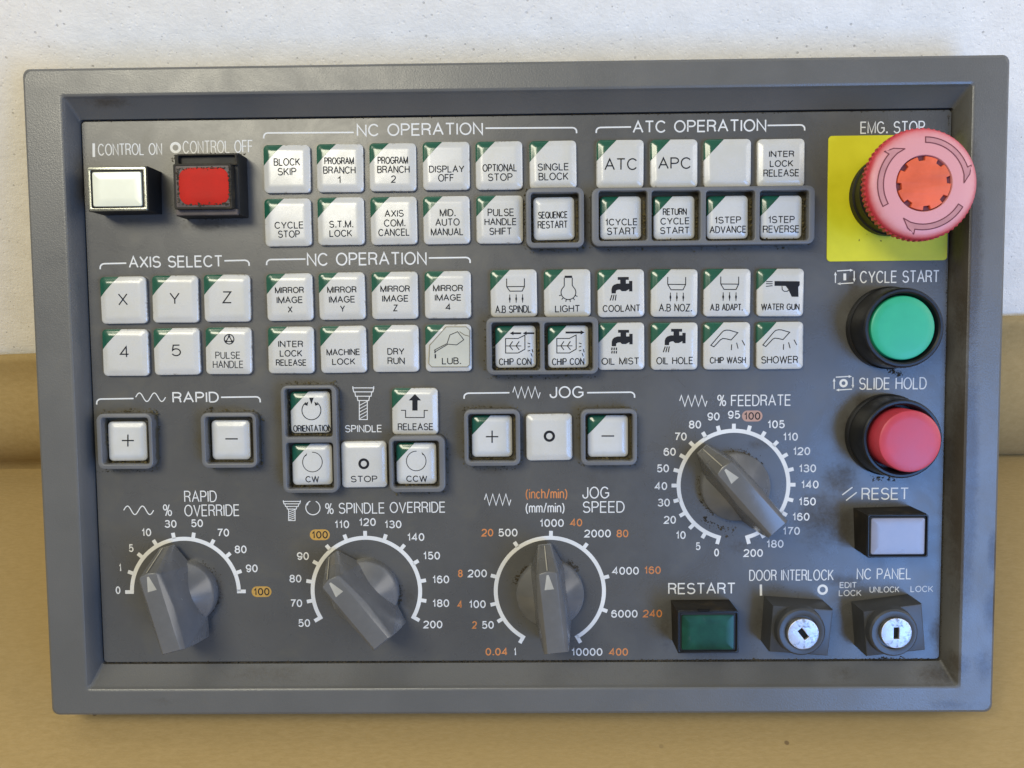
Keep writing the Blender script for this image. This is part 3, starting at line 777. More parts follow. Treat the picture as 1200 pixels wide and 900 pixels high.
key(585.5, 257.3, 's', L2(('PULSE', 844, 937, 343, 370), ('HANDLE', 833, 946, 377, 402), ('SHIFT', 850, 929, 410, 436)), label=lab('PULSE HANDLE SHIFT'))
key(649.2, 256.2, 'q', L2(('SEQUENCE', 1022, 1126, 353, 378), ('RESTART', 1020, 1126, 386, 413)), label='white guarded push button without green corner reading SEQUENCE RESTART')
def L3(*rows): return [(t, 680+a/4.2857, 680+b/4.2857, 120+c/4.2857, 120+d/4.2857) for t, a, b, c, d in rows]
key(726.7, 192.3, 's', [L3(('ATC', 122, 288, 280, 340))[0] + (.52,)], label=lab('ATC'))
key(789.7, 191.8, 's', [L3(('APC', 390, 558, 276, 335))[0] + (.52,)], label=lab('APC'))
key(852.3, 191.5, 's', label='white push button with a green corner and no writing')
key(915, 191.2, 'p', L3(('INTER', 948, 1075, 243, 275), ('LOCK', 952, 1070, 290, 324), ('RELEASE', 920, 1100, 336, 373)), label='white push button without green corner reading INTER LOCK RELEASE')
key(727.2, 255.4, 'g', L3(('1CYCLE', 125, 288, 583, 618), ('START', 133, 281, 628, 665)), label=lab('1CYCLE START'))
key(789.8, 255.2, 'g', L3(('RETURN', 414, 535, 531, 566), ('CYCLE', 402, 549, 578, 613), ('START', 400, 549, 625, 660)), label=lab('RETURN CYCLE START'))
key(852.2, 254.8, 'g', L3(('1STEP', 675, 808, 573, 608), ('ADVANCE', 650, 835, 620, 656)), label=lab('1STEP ADVANCE'))
key(915.2, 254.6, 'g', L3(('1STEP', 943, 1077, 570, 606), ('REVERSE', 918, 1102, 617, 654)), label=lab('1STEP REVERSE'))
def L5(*rows): return [(t, 90+a/3.2143, 90+b/3.2143, 280+c/3.2143, 280+d/3.2143, wd) for t, a, b, c, d, wd in rows]
for t, cx, cy, row in (('X', 144.9, 351.7, (156, 192, 205, 250)), ('Y', 205.5, 350.5, (350, 388, 202, 246)), ('Z', 266.2, 349.4, (548, 583, 197, 242)),
                       ('4', 147.2, 413.2, (162, 197, 403, 447)), ('5', 207.3, 412, (356, 392, 398, 442))):
    key(cx, cy, 's', L5((t, *row, .50)), label=lab(t))
def wheel_icon(k):
    k.ring(268.3, 397.6, 5.6, .42)
    k.line([(268.3, 394), (264.8, 400.2), (271.8, 400.2)], .4, True)
    for x, y in ((268.3, 394.2), (264.8, 400.2), (271.8, 400.2)): k.ring(x, y, 1.0, .3, 12)
key(268, 411.2, 's', L5(('PULSE', 522, 616, 425, 452, .34), ('HANDLE', 513, 628, 459, 487, .34)), wheel_icon, lab('PULSE HANDLE'))
def L6(*rows): return [(t, 300+a/4.444, 300+b/4.444, 280+c/4.444, 280+d/4.444) for t, a, b, c, d in rows]
key(339.6, 348.2, 's', L6(('MIRROR', 99, 250, 250, 283), ('IMAGE', 107, 244, 300, 335), ('X', 165, 190, 350, 384)), label=lab('MIRROR IMAGE X'))
key(400.8, 347, 's', L6(('MIRROR', 371, 524, 247, 281), ('IMAGE', 379, 516, 297, 332), ('Y', 437, 463, 345, 380)), label=lab('MIRROR IMAGE Y'))
key(462.7, 346.2, 's', L6(('MIRROR', 648, 802, 243, 277), ('IMAGE', 657, 795, 293, 328), ('Z', 715, 739, 342, 377)), label=lab('MIRROR IMAGE Z'))
key(524.8, 345.5, 's', L6(('MIRROR', 922, 1078, 240, 274), ('IMAGE', 931, 1070, 289, 323), ('4', 988, 1015, 338, 372)), label=lab('MIRROR IMAGE 4'))
key(341.2, 410.2, 's', L6(('INTER', 115, 246, 530, 564), ('LOCK', 124, 242, 578, 613), ('RELEASE', 104, 264, 627, 661)), label=lab('INTER LOCK RELEASE'))
key(402.5, 409.5, 's', L6(('MACHINE', 367, 542, 572, 606), ('LOCK', 396, 517, 621, 655)), label=lab('MACHINE LOCK'))
key(463.8, 408.4, 's', L6(('DRY', 684, 773, 568, 603), ('RUN', 685, 775, 616, 652)), label=lab('DRY RUN'))
def lub_icon(k):
    q = zoom(300, 280, 4.444)
    k.line(q([(930, 578), (995, 545), (1010, 500), (1050, 483), (1082, 525), (1045, 552), (1000, 548), (932, 588)]), .3, True)
    k.line(q([(932, 580), (932, 595)]), .5); k.line(q([(934, 600), (934, 622)]), .6)
o = key(525.6, 407.8, 's', L6(('LUB.', 968, 1068, 617, 653)), lub_icon, lab('LUB. and an oil can, under a yellowed sticker'))
q = zoom(300, 280, 4.444)
edge = q([(905, 553), (990, 458), (1095, 458), (1112, 475), (1112, 655), (1100, 666), (915, 666), (900, 650)])
k = Ink(KZ-.00002); k.fill(edge); k.done('sticker', M['lub_film'], o)
k = Ink(KZ+.00001); k.line(edge, .3, True); k.line(q([(1060, 483), (1085, 500), (1112, 507)]), .35); k.done('sticker_border', M['lub_edge'], o)

q7 = zoom(560, 300, 6); q8 = zoom(750, 300, 5.714)
def L7(*rows): return [(t, 560+a/6, 560+b/6, 300+c/6, 300+d/6) for t, a, b, c, d in rows]
def L8(*rows): return [(t, 750+a/5.714, 750+b/5.714, 300+c/5.714, 300+d/5.714) for t, a, b, c, d in rows]
def cup(q, x0, x1, y0, ym, yb, ya, ye, arrows, s):
    def f(k):
        k.line(q([(x0, y0), (x0, ym), (x0+22*s, yb), (x1-17*s, yb), (x1, ym), (x1, y0)]), .36)
        k.line(q([(x0, ym), (x1, ym)]), .36)
        for x in arrows:
            k.line(q([(x, ya), (x, ye)]), .3)
            k.fill(q([(x-7, (ya+ye)/2), (x+7, (ya+ye)/2), (x, ye)])); k.fill(q([(x-6, (ya+ye)/2), (x, ya+8), (x+6, (ya+ye)/2)]))
    return f
def faucet(q, x, y, s, spray):
    def f(k):
        T = lambda pts: q([(x+a*s, y+b*s) for a, b in pts])
        k.fill(T([(0, 115), (0, 85), (6, 66), (18, 54), (42, 46), (62, 46), (62, 20), (45, 20), (45, 0), (122, 0), (122, 20), (102, 20), (102, 46), (124, 46), (124, 28), (147, 28), (147, 102), (124, 102), (124, 86), (114, 92), (100, 100), (72, 100), (60, 88), (42, 90), (32, 96), (30, 115)]))
        for i in range(3):
            if spray == 'dash':
                for jj in range(2): k.line(T([(3+i*15, 124+jj*24), (0+i*16, 142+jj*24)]), .5)
            else: k.line(T([(4+i*14, 124), (-6+i*18 - 4, 165)]), .42)
    return f
def bulb(k):
    q = q7
    k.fill(q([(612, 138), (662, 138), (665, 154), (609, 154)]))
    k.line(q([(608, 154), (608, 207)] + [(637+52*math.cos(R(a)), 256-50*math.sin(R(a))) for a in range(128, 413, 12)] + [(664, 207), (664, 154)]), .36)
    for a in range(200, 345, 27): k.line(q([(637+54*math.cos(R(a)), 256-52*math.sin(R(a))), (637+70*math.cos(R(a)), 256-68*math.sin(R(a)))]), .36)
key(602, 343.8, 's', L7(('A.B SPINDL', 121, 375, 347, 400)), cup(q7, 203, 328, 158, 215, 247, 270, 328, (224, 269, 314), 1), lab('A.B SPINDL'))
key(664.7, 343.5, 's', L7(('LIGHT', 542, 718, 345, 395)), bulb, lab('LIGHT, with a light bulb sign'))
key(727.7, 343.7, 's', L7(('COOLANT', 877, 1142, 343, 393)), faucet(q7, 940, 148, 1, 'line'), lab('COOLANT, with a tap sign'))
key(790, 343.4, 's', L8(('A.B NOZ.', 127, 350, 320, 372)), cup(q8, 185, 305, 140, 190, 226, 245, 303, (204, 247, 290), 1), lab('A.B NOZ.'))
key(852, 343, 's', L8(('A.B ADAPT.', 470, 690, 320, 367)), cup(q8, 540, 660, 138, 188, 224, 243, 300, (557, 600, 643), 1), lab('A.B ADAPT.'))
def gun(k):
    q = q8
    k.fill(q([(900, 168), (1070, 168), (1070, 195), (1060, 205), (1062, 272), (1016, 272), (992, 222), (975, 200), (900, 200)]))
    k.line(q([(950, 202), (952, 225), (965, 236), (985, 236), (998, 226)]), .32)
    for a, b in ((172, 172), (186, 186), (204, 199)): k.line(q([(843, a), (887, b)]), .34)
key(914.3, 342.8, 's', L8(('WATER GUN', 812, 1070, 318, 363)), gun, lab('WATER GUN, with a gun sign'))
def chip(x, arrow):
    def f(k):
        q = q7; T = lambda p: q([(x+a, b) for a, b in p])
        k.line(T([(0, 580), (88, 580), (136, 556), (136, 655), (88, 682), (0, 682)]), .36, True)
        k.line(T([(0, 632), (110, 632)]), .34)
        for c in (28, 74): k.line(T([(c+22, 600), (c, 632), (c+22, 660)]), .38)
        for a, b, c, d in ((155, 612, 174, 618), (155, 640, 172, 636), (155, 668, 172, 664), (186, 655, 192, 678), (178, 684, 186, 706)): k.line(T([(a, b), (c, d)]), .36)
        if arrow == 'l':
            for a in (30, 122): k.line(T([(a+18, 543), (a+80, 543)]), .7); k.fill(T([(a, 543), (a+26, 529), (a+26, 557)]))
        else:
            k.line(T([(62, 538), (175, 538)]), .8); k.fill(T([(195, 538), (168, 523), (168, 553)]))
    return f
key(604.2, 406.2, 'g', L7(('CHIP CON', 147, 377, 718, 768)), chip(195, 'l'), lab('CHIP CON, with arrows to the left'))
key(665.8, 406.2, 'g', L7(('CHIP CON', 520, 748, 718, 768)), chip(555, 'r'), lab('CHIP CON, with an arrow to the right'))
key(727.9, 405.8, 's', L7(('OIL MIST', 870, 1135, 715, 765)), faucet(q7, 942, 520, 1, 'dash'), lab('OIL MIST, with a tap sign'))
key(790.2, 405.7, 's', L8(('OIL HOLE', 110, 357, 675, 725)), faucet(q8, 166, 487, .95, 'line'), lab('OIL HOLE, with a tap sign'))
def hose(dx, dy=0):
    def f(k):
        q = q8; T = lambda p: q([(a+dx, b+dy) for a, b in p])
        k.line(T([(475, 598), (548, 512), (562, 500), (580, 496), (600, 497), (655, 513), (610, 562), (580, 555), (555, 552), (540, 560), (495, 608)]), .36, True)
        for a, b, c, d in ((614, 592, 612, 630), (647, 580, 657, 620), (683, 563, 702, 598)): k.line(T([(a, b), (c, d)]), .36)
    return f
key(851.7, 405.4, 's', L8(('CHIP WASH', 468, 710, 675, 720)), hose(0), lab('CHIP WASH, with a nozzle sign'))
key(913.9, 405, 's', L8(('SHOWER', 812, 1058, 670, 720)), hose(348, -2), lab('SHOWER, with a nozzle sign'))
q9 = zoom(310, 440, 5.2174)
def L9(*rows): return [(t, 310+a/5.2174, 310+b/5.2174, 440+c/5.2174, 440+d/5.2174) for t, a, b, c, d in rows]
def orient(k):
    q = q9
    k.line(q([(287+58*math.cos(R(a)), 213-58*math.sin(R(a))) for a in range(125, 416, 10)]), .36)
    k.fill(q([(273, 136), (301, 136), (287, 176)]))
    k.fill(q([(243, 178), (268, 160), (262, 186)])); k.fill(q([(330, 178), (305, 160), (311, 186)]))
def turn(cx, cy, ccw):
    def f(k):
        q = q9
        s = -1 if ccw else 1
        k.line(q([(cx+s*60*math.cos(R(a)), cy-60*math.sin(R(a))) for a in range(-228, 95, 10)]), .30)
        k.fill(q([(cx-s*50, cy-32), (cx-s*33, cy-56), (cx-s*36, cy-40)]))
    return f
key(364, 483, 'g', L9(('ORIENTATION', 173, 410, 303, 345)), orient, lab('ORIENTATION'))
key(366, 544, 'g', L9(('CW', 250, 333, 615, 655)), turn(293, 530, False), lab('CW'))
key(426.8, 544.2, 'w', L9(('STOP', 527, 690, 613, 653)), lambda k: k.ring(426.4, 543.5, 5.0, 1.05), 'white push button with a thick ring reading STOP')
key(488, 543, 'g', L9(('CCW', 867, 995, 612, 652)), turn(928, 523, True), lab('CCW'))
def release(k):
    q = q9
    k.fill(q([(920, 113), (958, 152), (936, 152), (936, 214), (904, 214), (904, 152), (882, 152)]))
    k.line(q([(835, 213), (863, 213), (863, 257), (977, 257), (977, 213), (1000, 213)]), .36)
key(486.4, 482, 's', L9(('RELEASE', 815, 1033, 292, 335)), release, lab('RELEASE, with an upward arrow'))
plus = lambda cx, cy, h, wd=.54: (lambda k: (k.line([(cx-h, cy), (cx+h, cy)], wd), k.line([(cx, cy-h), (cx, cy+h)], wd)))
minus = lambda cx, cy, h, wd=.54: (lambda k: k.line([(cx-h, cy), (cx+h, cy)], wd))
key(149.7, 517, 'r', (), plus(149.8, 516.3, 7), 'worn white guarded button with a plus sign, left of the two RAPID buttons')
key(270.9, 515.4, 'r', (), minus(271.5, 514.2, 7.3), 'worn white guarded button with a minus sign, right of the two RAPID buttons')
key(576.6, 511, 'g', (), plus(576.6, 511.7, 7.2), 'white guarded button with a plus sign and green corner under JOG')
key(712.4, 511, 'g', (), minus(712.4, 511, 7.4), 'white guarded button with a minus sign and green corner under JOG')
key(643.6, 512.3, 'p', (), lambda k: k.ring(643.7, 511.2, 5.2, 1.05), 'white push button with a thick black ring under JOG')

# ------------------------------------------------------------------ guard frames
GZ = .0066
def guard(cx, cy, w, h, holes, label):
    c = at(cx, cy, GZ); k = (CAM_C.z-GZ)/FPX
    c.z = 0
    loops = [rrect(w*k, h*k, .0030, 6)]
    for hx_, hy_, hw, hh in holes:
        p = at(hx_, hy_, GZ)
        loops.append(list(reversed([(p.x-c.x+x, p.y-c.y+y) for x, y in rrect(hw*k, hh*k, .0012, 4)])))
    part('key_guard', curve_mesh(loops, GZ, .00045), M['guard'], c, label)
guard(146, 517.4, 66.5, 66.5, [(146.6, 517, 56, 55.5)], 'grey guard frame around the RAPID plus button')
guard(268, 516.2, 66.5, 66, [(268.6, 516, 56.5, 55.5)], 'grey guard frame around the RAPID minus button')
guard(362.7, 515, 66.5, 128.5, [(361.4, 484, 55.5, 57), (363.2, 546, 55.5, 55)], 'grey guard frame around the ORIENTATION and CW buttons')
guard(488.6, 544, 66.5, 67.5, [(487.3, 544, 55, 55.5)], 'grey guard frame around the CCW button')
guard(576.6, 513, 66.5, 67.5, [(576.4, 513, 56, 56)], 'grey guard frame around the JOG plus button')
guard(713.6, 512.5, 66.5, 67, [(713.9, 512.5, 55.6, 56)], 'grey guard frame around the JOG minus button')
guard(650.3, 255, 67.5, 69.5, [(650.3, 255, 55.5, 57)], 'grey guard frame around the SEQUENCE RESTART button')
guard(824, 253, 257.5, 67, [(730, 252.8, 56, 57), (792.2, 252.6, 56, 57), (856.0, 252.6, 56, 57), (919.2, 252.4, 56, 57)], 'long grey guard frame with four openings')
guard(635.4, 405.2, 131.5, 67.5, [(604.4, 406, 56.5, 56), (666.4, 406, 56.5, 56)], 'grey guard frame around the two CHIP CON buttons')

# ------------------------------------------------------------------ rotary knobs
def knob_meshes():
    prof = [(.0144, 0), (.0144, .0046), (.0142, .0051), (.0138, .0055), (.0136, .0057), (.0040, .0135), (.0036, .0138), (.001, .0138)]
    skirt = finish(lathe(prof, 80), 'knob_skirt', 30)
    bm = bmesh.new(); pts = []
    for s in (1, -1):
        pts += [(s*3.5, 15.6, 26.8), (s*3.6, -17.0, 26.8), (s*4.6, 14.6, 25.4), (s*5.6, 0, 24.6), (s*5.0, -17.8, 25.0),
                (s*7.4, 11.0, 3.0), (s*7.9, 0, 3.0), (s*7.7, -12.5, 3.0), (s*5.6, -21.0, 2.6), (s*5.5, -19.6, 14.0),
                (s*2.9, 21.6, 2.6), (s*2.2, 22.0, 6.0)]
    pts += [(0, 21.9, 7.2), (0, 16.4, 26.6)]
    vs = [bm.verts.new((a*MM, b*MM, c*MM)) for a, b, c in pts]
    r = bmesh.ops.convex_hull(bm, input=vs)
    junk = [v for v in bm.verts if not v.link_faces]
    bmesh.ops.delete(bm, geom=junk, context='VERTS')
    bmesh.ops.dissolve_limit(bm, angle_limit=R(2), verts=bm.verts, edges=bm.edges)
    bmesh.ops.bevel(bm, geom=[e for e in bm.edges if e.calc_face_angle(0) > R(9)], offset=.00055, segments=2, profile=.6, affect='EDGES', clamp_overlap=True)
    grip = finish(bm, 'knob_grip', 24)
    bm = bmesh.new()
    vs = [bm.verts.new(p) for p in ((-.0019, .0090, .02684), (.0019, .0090, .02684), (.0004, .0150, .02684), (-.0004, .0150, .02684))]
    bm.faces.new(vs)
    vs = [bm.verts.new(p) for p in ((-.00022, .0163, .02672), (.00022, .0163, .02672), (.00016, .0216, .00800), (-.00016, .0216, .00800))]
    for v in vs: v.co += Vector((0, .00050, .00012))
    bm.faces.new(vs)
    mark = finish(bm, 'pointer_mark', smooth=False)
    return skirt, grip, mark
SK, GR, MK = knob_meshes()
for cx, cy, deg, lb in ((217.3, 693.4, 15.3, 'grey pointer knob of the rapid override dial'), (429.3, 692.5, 38.8, 'grey pointer knob of the spindle override dial'),
                        (644.3, 692.7, 6.0, 'grey pointer knob of the jog speed dial'), (859.5, 568.5, 41.3, 'grey pointer knob of the feedrate dial')):
    c = at(cx, cy, 0)
    o = part('rotary_knob', SK, M['knob'], c, lb, R(deg))
    sub('grip', GR, M['knob'], o); sub('pointer_mark', MK, M['pointer_ink'], o)

# ------------------------------------------------------------------ emergency stop
yp0, yp1 = at(970.5, 159.5, 0), at(1112, 305, 0)
bm = bmesh.new(); w_, h_ = FX1-.0008-yp0.x, yp0.y-yp1.y
loft(bm, [[(x, y, z) for x, y in rrect(w_-i*2, h_-i*2, .0016-i)] for i, z in ((0, .00002), (0, .00028), (.0001, .00036))])
plate = part('yellow_plate', finish(bm, 'yellow_plate'), M['yellow'], ((yp0.x+w_/2), (yp0.y+yp1.y)/2, 0))
ES = at(1083, 214.8, .0315); ES.z = 0
es = part('emergency_stop', finish(lathe([(.0166, .0004), (.0166, .004), (.0160, .0046), (.0160, .010), (.0156, .0105), (.0156, .0240), (.013, .0245)], 72), 'emergency_stop', 30), M['black'], ES, 'large faded red mushroom button on a yellow plate')
def knurl(k, z): return (.00028 if (k//2) % 2 else -.00028) if .0247 < z < .0282 else 0
hp = [(.0150, .0240), (.0200, .0243), (.0211, .0249), (.0212, .0280), (.0209, .0284), (.0210, .0287), (.0207, .0295), (.0200, .0302), (.0188, .0308), (.0170, .0312), (.0140, .0315), (.0107, .0316), (.0105, .0313), (.0104, .0300)]
sub('mushroom_head', finish(lathe(hp, 256, knurl), 'mushroom_head', 38), M['mushroom'], es)
loop = []
for i in range(8):
    a = 360*i/8 + 7
    for da, r in ((-14.5, .0101), (-8.5, .0101), (-7.5, .0086), (7.5, .0086), (8.5, .0101), (14.5, .0101), (22, .0101)):
        loop.append((r*math.cos(R(a+da)), r*math.sin(R(a+da))))
cap = sub('center_cap', curve_mesh([loop], .0022, .00025), M['orange_red'], es, (0, 0, .0295))
sub('cap_recess', finish(lathe([(.0103, .0295), (.0103, .0303), (.0010, .0303)], 48), 'cap_recess'), M['engrave'], es)
def dome(r):
    for (r0, z0), (r1, z1) in zip(hp, hp[1:]):
        if z0 > .0286 and min(r0, r1) <= r <= max(r0, r1): return z0 + (z1-z0)*(r-r0)/(r1-r0)
    return .0315
for j in range(3):
    base = 120*j
    outer = [(17.4, 89 - 69*i/14) for i in range(15)]; inner = [(15.3, 20 + 69*i/14) for i in range(15)]
    poly = outer + [(19.2, 20.5), (17.6, 11), (15.0, 0), (15.3, 12)] + inner
    P = [(r*MM*math.cos(R(a+base)), r*MM*math.sin(R(a+base))) for r, a in poly]
    bm = bmesh.new(); vs = []
    n = 15
    # arrow body strip, head as triangles, all lying on the dome
    def dv(r, a, dz=.00004): return bm.verts.new((r*MM*math.cos(R(a+base)), r*MM*math.sin(R(a+base)), dome(r*MM)+dz))
    prev = None
    for i in range(n):
        a = 89 - 69*i/14; row = [dv(15.3+2.1*t/3, a) for t in range(4)]
        if prev:
            for t in range(3): bm.faces.new((prev[t], prev[t+1], row[t+1], row[t]))
        prev = row
    hd = [dv(15.3, 20, .00005), dv(17.4, 20, .00005), dv(19.2, 20.5, .00006), dv(17.6, 11, .00006), dv(15.0, 0, .00006), dv(15.3, 12, .00005), dv(16.4, 12, .00006)]
    for tri in ((0, 1, 6), (1, 2, 3), (1, 3, 6), (6, 3, 4), (5, 6, 4), (0, 6, 5)): bm.faces.new([hd[t] for t in tri])
    me = finish(bm, 'arrow', 60)
    ar = sub('turn_arrow', me, M['engrave_fill'], es)
    # outline
    bm = bmesh.new(); m = len(P); wd = .00042
    for i in range(m):
        a = Vector(P[i]); b = Vector(P[(i+1) % m]); d = b-a
        if d.length < 1e-6: continue
        d.normalize(); nn = Vector((-d.y, d.x))*wd/2; a2 = a-d*wd*.3; b2 = b+d*wd*.3
        q_ = [a2+nn, a2-nn, b2-nn, b2+nn]
        bm.faces.new([bm.verts.new((p.x, p.y, dome(min(p.length, .0195))+.00010+(i % 3)*.000008)) for p in q_])
    sub('arrow_outline', finish(bm, 'arrow_outline', smooth=False), M['engrave'], es)

# ------------------------------------------------------------------ round push buttons
def round_button(cx, cy, mat, capz, capr, dome_h, label):
    HZ = .0165
    c = at(cx, cy, HZ); c.z = 0
    o = part('round_button', finish(lathe([(.0172, 0), (.0172, .0030), (.0166, .0036), (.0164, .0100), (.0162, .0150), (.0159, .0161), (.0154, HZ), (.0146, HZ), (.0140, .0160), (.0136, .0140), (.0136, .006), (.002, .006)], 84), 'round_button', 30), M['black_gloss'], c, label)
    sub('button_cap', finish(lathe([(capr, .0055), (capr, capz-.0009), (capr-.0003, capz-.0003), (capr-.0010, capz), (capr-.0035, capz+dome_h*.35), (capr*.5, capz+dome_h*.8), (.0008, capz+dome_h)], 84), 'button_cap', 40), mat, o)
round_button(1059.6, 384.3, M['green'], .0155, .01295, .0002, 'round green push button under CYCLE START')
round_button(1057.7, 514.7, M['red'], .0235, .0124, .0003, 'round pinkish red push button under SLIDE HOLD')

# ------------------------------------------------------------------ square lamps and key switches
def quad_box(quad_px, z, mat, name, label, bev=.0005, z0=0):
    P = [at(x, y, z) for x, y in quad_px]
    c = sum(P, Vector())/4; c.z = 0
    bm = bmesh.new(); loops = []
    for ins, zz in ((0, z0), (0, z-bev), (bev*.3, z-bev*.3), (bev, z)):
        L = []
        for i in range(4):
            v = (P[i]-c); v.z = 0; L.append((v.x-math.copysign(ins, v.x), v.y-math.copysign(ins, v.y), zz))
        loops.append(L)
    loft(bm, loops)
    return part(name, finish(bm, name, 30), mat, c, label), c
def lens(o, c, x0, x1, y0, y1, z, mat, name='lens', r=.0008, th=.0012, dome=0):
    p, q = at(x0, y0, z), at(x1, y1, z)
    w, h = q.x-p.x, p.y-q.y
    bm = bmesh.new(); loops = []
    for ins, zz in ((0, z-th), (0, z-.0004), (.0001, z-.0001), (.0004, z), (min(w, h)*.25, z+dome)):
        loops.append([((p.x+q.x)/2-c.x+x, (p.y+q.y)/2-c.y+y, zz) for x, y in rrect(w-2*ins, h-2*ins, max(r-ins*.5, .0003), 6)])
    loft(bm, loops)
    return sub(name, finish(bm, name, 30), mat, o)
def frame_ring(o, c, x0, x1, y0, y1, t, z, mat, name='lens_frame', depth=.0016):
    p, q = at(x0, y0, z), at(x1, y1, z); k = (CAM_C.z-z)/FPX
    w, h = q.x-p.x, p.y-q.y
    me = curve_mesh([rrect(w, h, .0008), list(reversed(rrect(w-2*t*k, h-2*t*k, .0006)))], depth, .0002)
    return sub(name, me, mat, o, ((p.x+q.x)/2-c.x, (p.y+q.y)/2-c.y, z-depth))
# control on
o, c = quad_box([(102, 196), (172.5, 194.5), (173.5, 246), (103.5, 247.5)], .0135, M['black'], 'indicator_lamp', 'square lamp with a bright white lens under CONTROL ON')
frame_ring(o, c, 102, 172.5, 196.2, 246.6, 3.4, .0150, M['chrome'])
lens(o, c, 104.5, 169.5, 199, 243.8, .0143, M['black'], 'lens_seat')
lens(o, c, 107.5, 166.5, 201.6, 241.5, .0149, M['white_lens'])
# control off: housing broken open along its upper edge
o, c = quad_box([(204, 181), (279, 179), (281.5, 251.5), (206.5, 253)], .0110, M['black'], 'indicator_lamp', 'grubby square lamp with a red lens under CONTROL OFF')
frame_ring(o, c, 202.5, 272, 192, 244.5, 2.4, .0155, M['grubby'], depth=.0046)
lens(o, c, 204.6, 270, 194.2, 242.6, .0154, M['dirty_frame'], 'lens_rim', .0006)
lens(o, c, 208.5, 269, 196.5, 240, .0157, M['red_lens'], r=.0044)
frame_ring(o, c, 206.5, 277.5, 180.5, 193, 2.0, .0128, M['grubby'], 'broken_rim', .0022)
lens(o, c, 206, 278, 245.5, 251.5, .0126, M['dirty_frame'], 'lower_lip', .0004, .002)
# reset
o, c = quad_box([(1016.5, 604), (1086.5, 602.2), (1088, 652), (1018, 654)], .0150, M['grubby'], 'indicator_lamp', 'square lamp with a pale clear lens under RESET')
frame_ring(o, c, 1017.3, 1087.3, 603.4, 653.2, 1.8, .0164, M['black_gloss'])
lens(o, c, 1019, 1085.6, 605.2, 651.6, .0156, M['black'], 'lens_seat', .0004)
lens(o, c, 1021.2, 1083.4, 607.4, 649.6, .0160, M['clear_lens'])
# restart
o, c = quad_box([(793.5, 716.5), (864.5, 716), (866, 765), (795, 766)], .0150, M['grubby'], 'indicator_lamp', 'square lamp with a dark green lens under RESTART')
frame_ring(o, c, 794.3, 865.3, 716.5, 765.5, 2.2, .0160, M['black_gloss'])
lens(o, c, 796, 863.5, 718, 764, .0152, M['black'], 'lens_seat', .0004)
lens(o, c, 799, 860, 721, 761.5, .0156, M['green_screen'])
lens(o, c, 818, 832, 714.5, 717.5, .0163, M['slot'], 'latch', .0002)
# key switches
def key_switch(quad, rc, rr, sc, sr, slot_deg, label):
    o, c = quad_box(quad, .0130, M['switch'], 'key_switch', label, .0006)
    p = at(rc[0], rc[1], .017)
    sub('collar', finish(lathe([(rr+.0003, .0128), (rr, .0150), (rr-.0002, .0163), (rr-.0009, .0170), (sr+.0012, .0170), (sr+.0005, .0167), (sr+.0003, .0155), (.001, .0155)], 64), 'collar', 30), M['switch'], o, (p.x-c.x, p.y-c.y, 0))
    s = at(sc[0], sc[1], .0170)
    a = R(slot_deg); wv, hv = .0011, .0024
    hole = [(x*math.cos(a)-y*math.sin(a), x*math.sin(a)+y*math.cos(a)) for x, y in ((-wv, -hv), (wv, -hv), (wv, hv), (-wv, hv))]
    circ = [(sr*math.cos(2*math.pi*k/56), sr*math.sin(2*math.pi*k/56)) for k in range(56)]
    sb = bmesh.new(); loft(sb, [[(x*1.2, y*1.2, zz) for x, y in hole] for zz in (0, .0003)])
    sub('slot_shade_plug', finish(sb, 'slot_shade_plug'), M['slot'], o, (s.x-c.x, s.y-c.y, .0156))  # black plug inside the slot hole, its colour standing in for the shade there
    b = sub('lock_barrel', curve_mesh([circ, list(reversed(hole))], .0020, .00025), M['silver'], o, (s.x-c.x, s.y-c.y, .0152))
key_switch([(905.5, 709.5), (976.5, 714.5), (970.5, 769), (901.5, 764)], (939.6, 741), .0100, (941.3, 743), .0064, 38, 'key switch with its slot turned aslant under DOOR INTERLOCK')
key_switch([(1011.5, 716.5), (1080.5, 707.5), (1084.5, 762), (1015.5, 769.5)], (1048, 742), .0100, (1050.5, 742), .0063, 0, 'key switch with its slot upright under NC PANEL')

# ------------------------------------------------------------------ dried grime lying round the controls
def grime(places, n, seed, size=(.00012, .00042), mat='grime'):
    rnd = random.Random(seed); bm = bmesh.new()
    for _ in range(n):
        f = rnd.choice(places); x, y, z = f(rnd)
        s = rnd.uniform(*size)*(1 if rnd.random() < .85 else 1.8)
        M4 = Matrix.Translation((x, y, z)) @ Matrix.Rotation(rnd.uniform(0, 6.28), 4, 'Z') @ Matrix.Diagonal((s*rnd.uniform(.7, 2.2), s, s*rnd.uniform(.35, .8), 1))
        r = bmesh.ops.create_icosphere(bm, subdivisions=1, radius=1, matrix=M4)
        for v in r['verts']: v.co += Vector((rnd.uniform(-1, 1), rnd.uniform(-1, 1), rnd.uniform(-.5, .5)))*s*.35
    o = part('grime', finish(bm, 'grime', 60), M[mat]); o['kind'] = 'stuff'
def around(px, py, r, a0, a1, spread=.0009):
    c = at(px, py, 0)
    def f(rnd):
        a = R(rnd.uniform(a0, a1)); q = r + abs(rnd.gauss(0, spread)); return c.x+q*math.cos(a), c.y+q*math.sin(a), 0
    return f
def along(x0, y0, x1, y1, spread=1.6, z=0):
    def f(rnd):
        t = rnd.random(); p = at(x0+(x1-x0)*t+rnd.gauss(0, spread), y0+(y1-y0)*t+rnd.gauss(0, spread), z); return p.x, p.y, z
    return f
grime([around(859.5, 568.5, .0141, 35, 100), around(859.5, 568.5, .0141, 165, 250), around(859.5, 568.5, .0182, 225, 275, .0012)], 280, 1, (.00006, .00027))
grime([around(217.3, 693.4, .0141, -50, 60), around(429.3, 692.5, .0141, -40, 10), around(644.3, 692.7, .0141, 35, 60), around(644.3, 692.7, .0141, 130, 170)], 420, 2, (.00006, .00026))
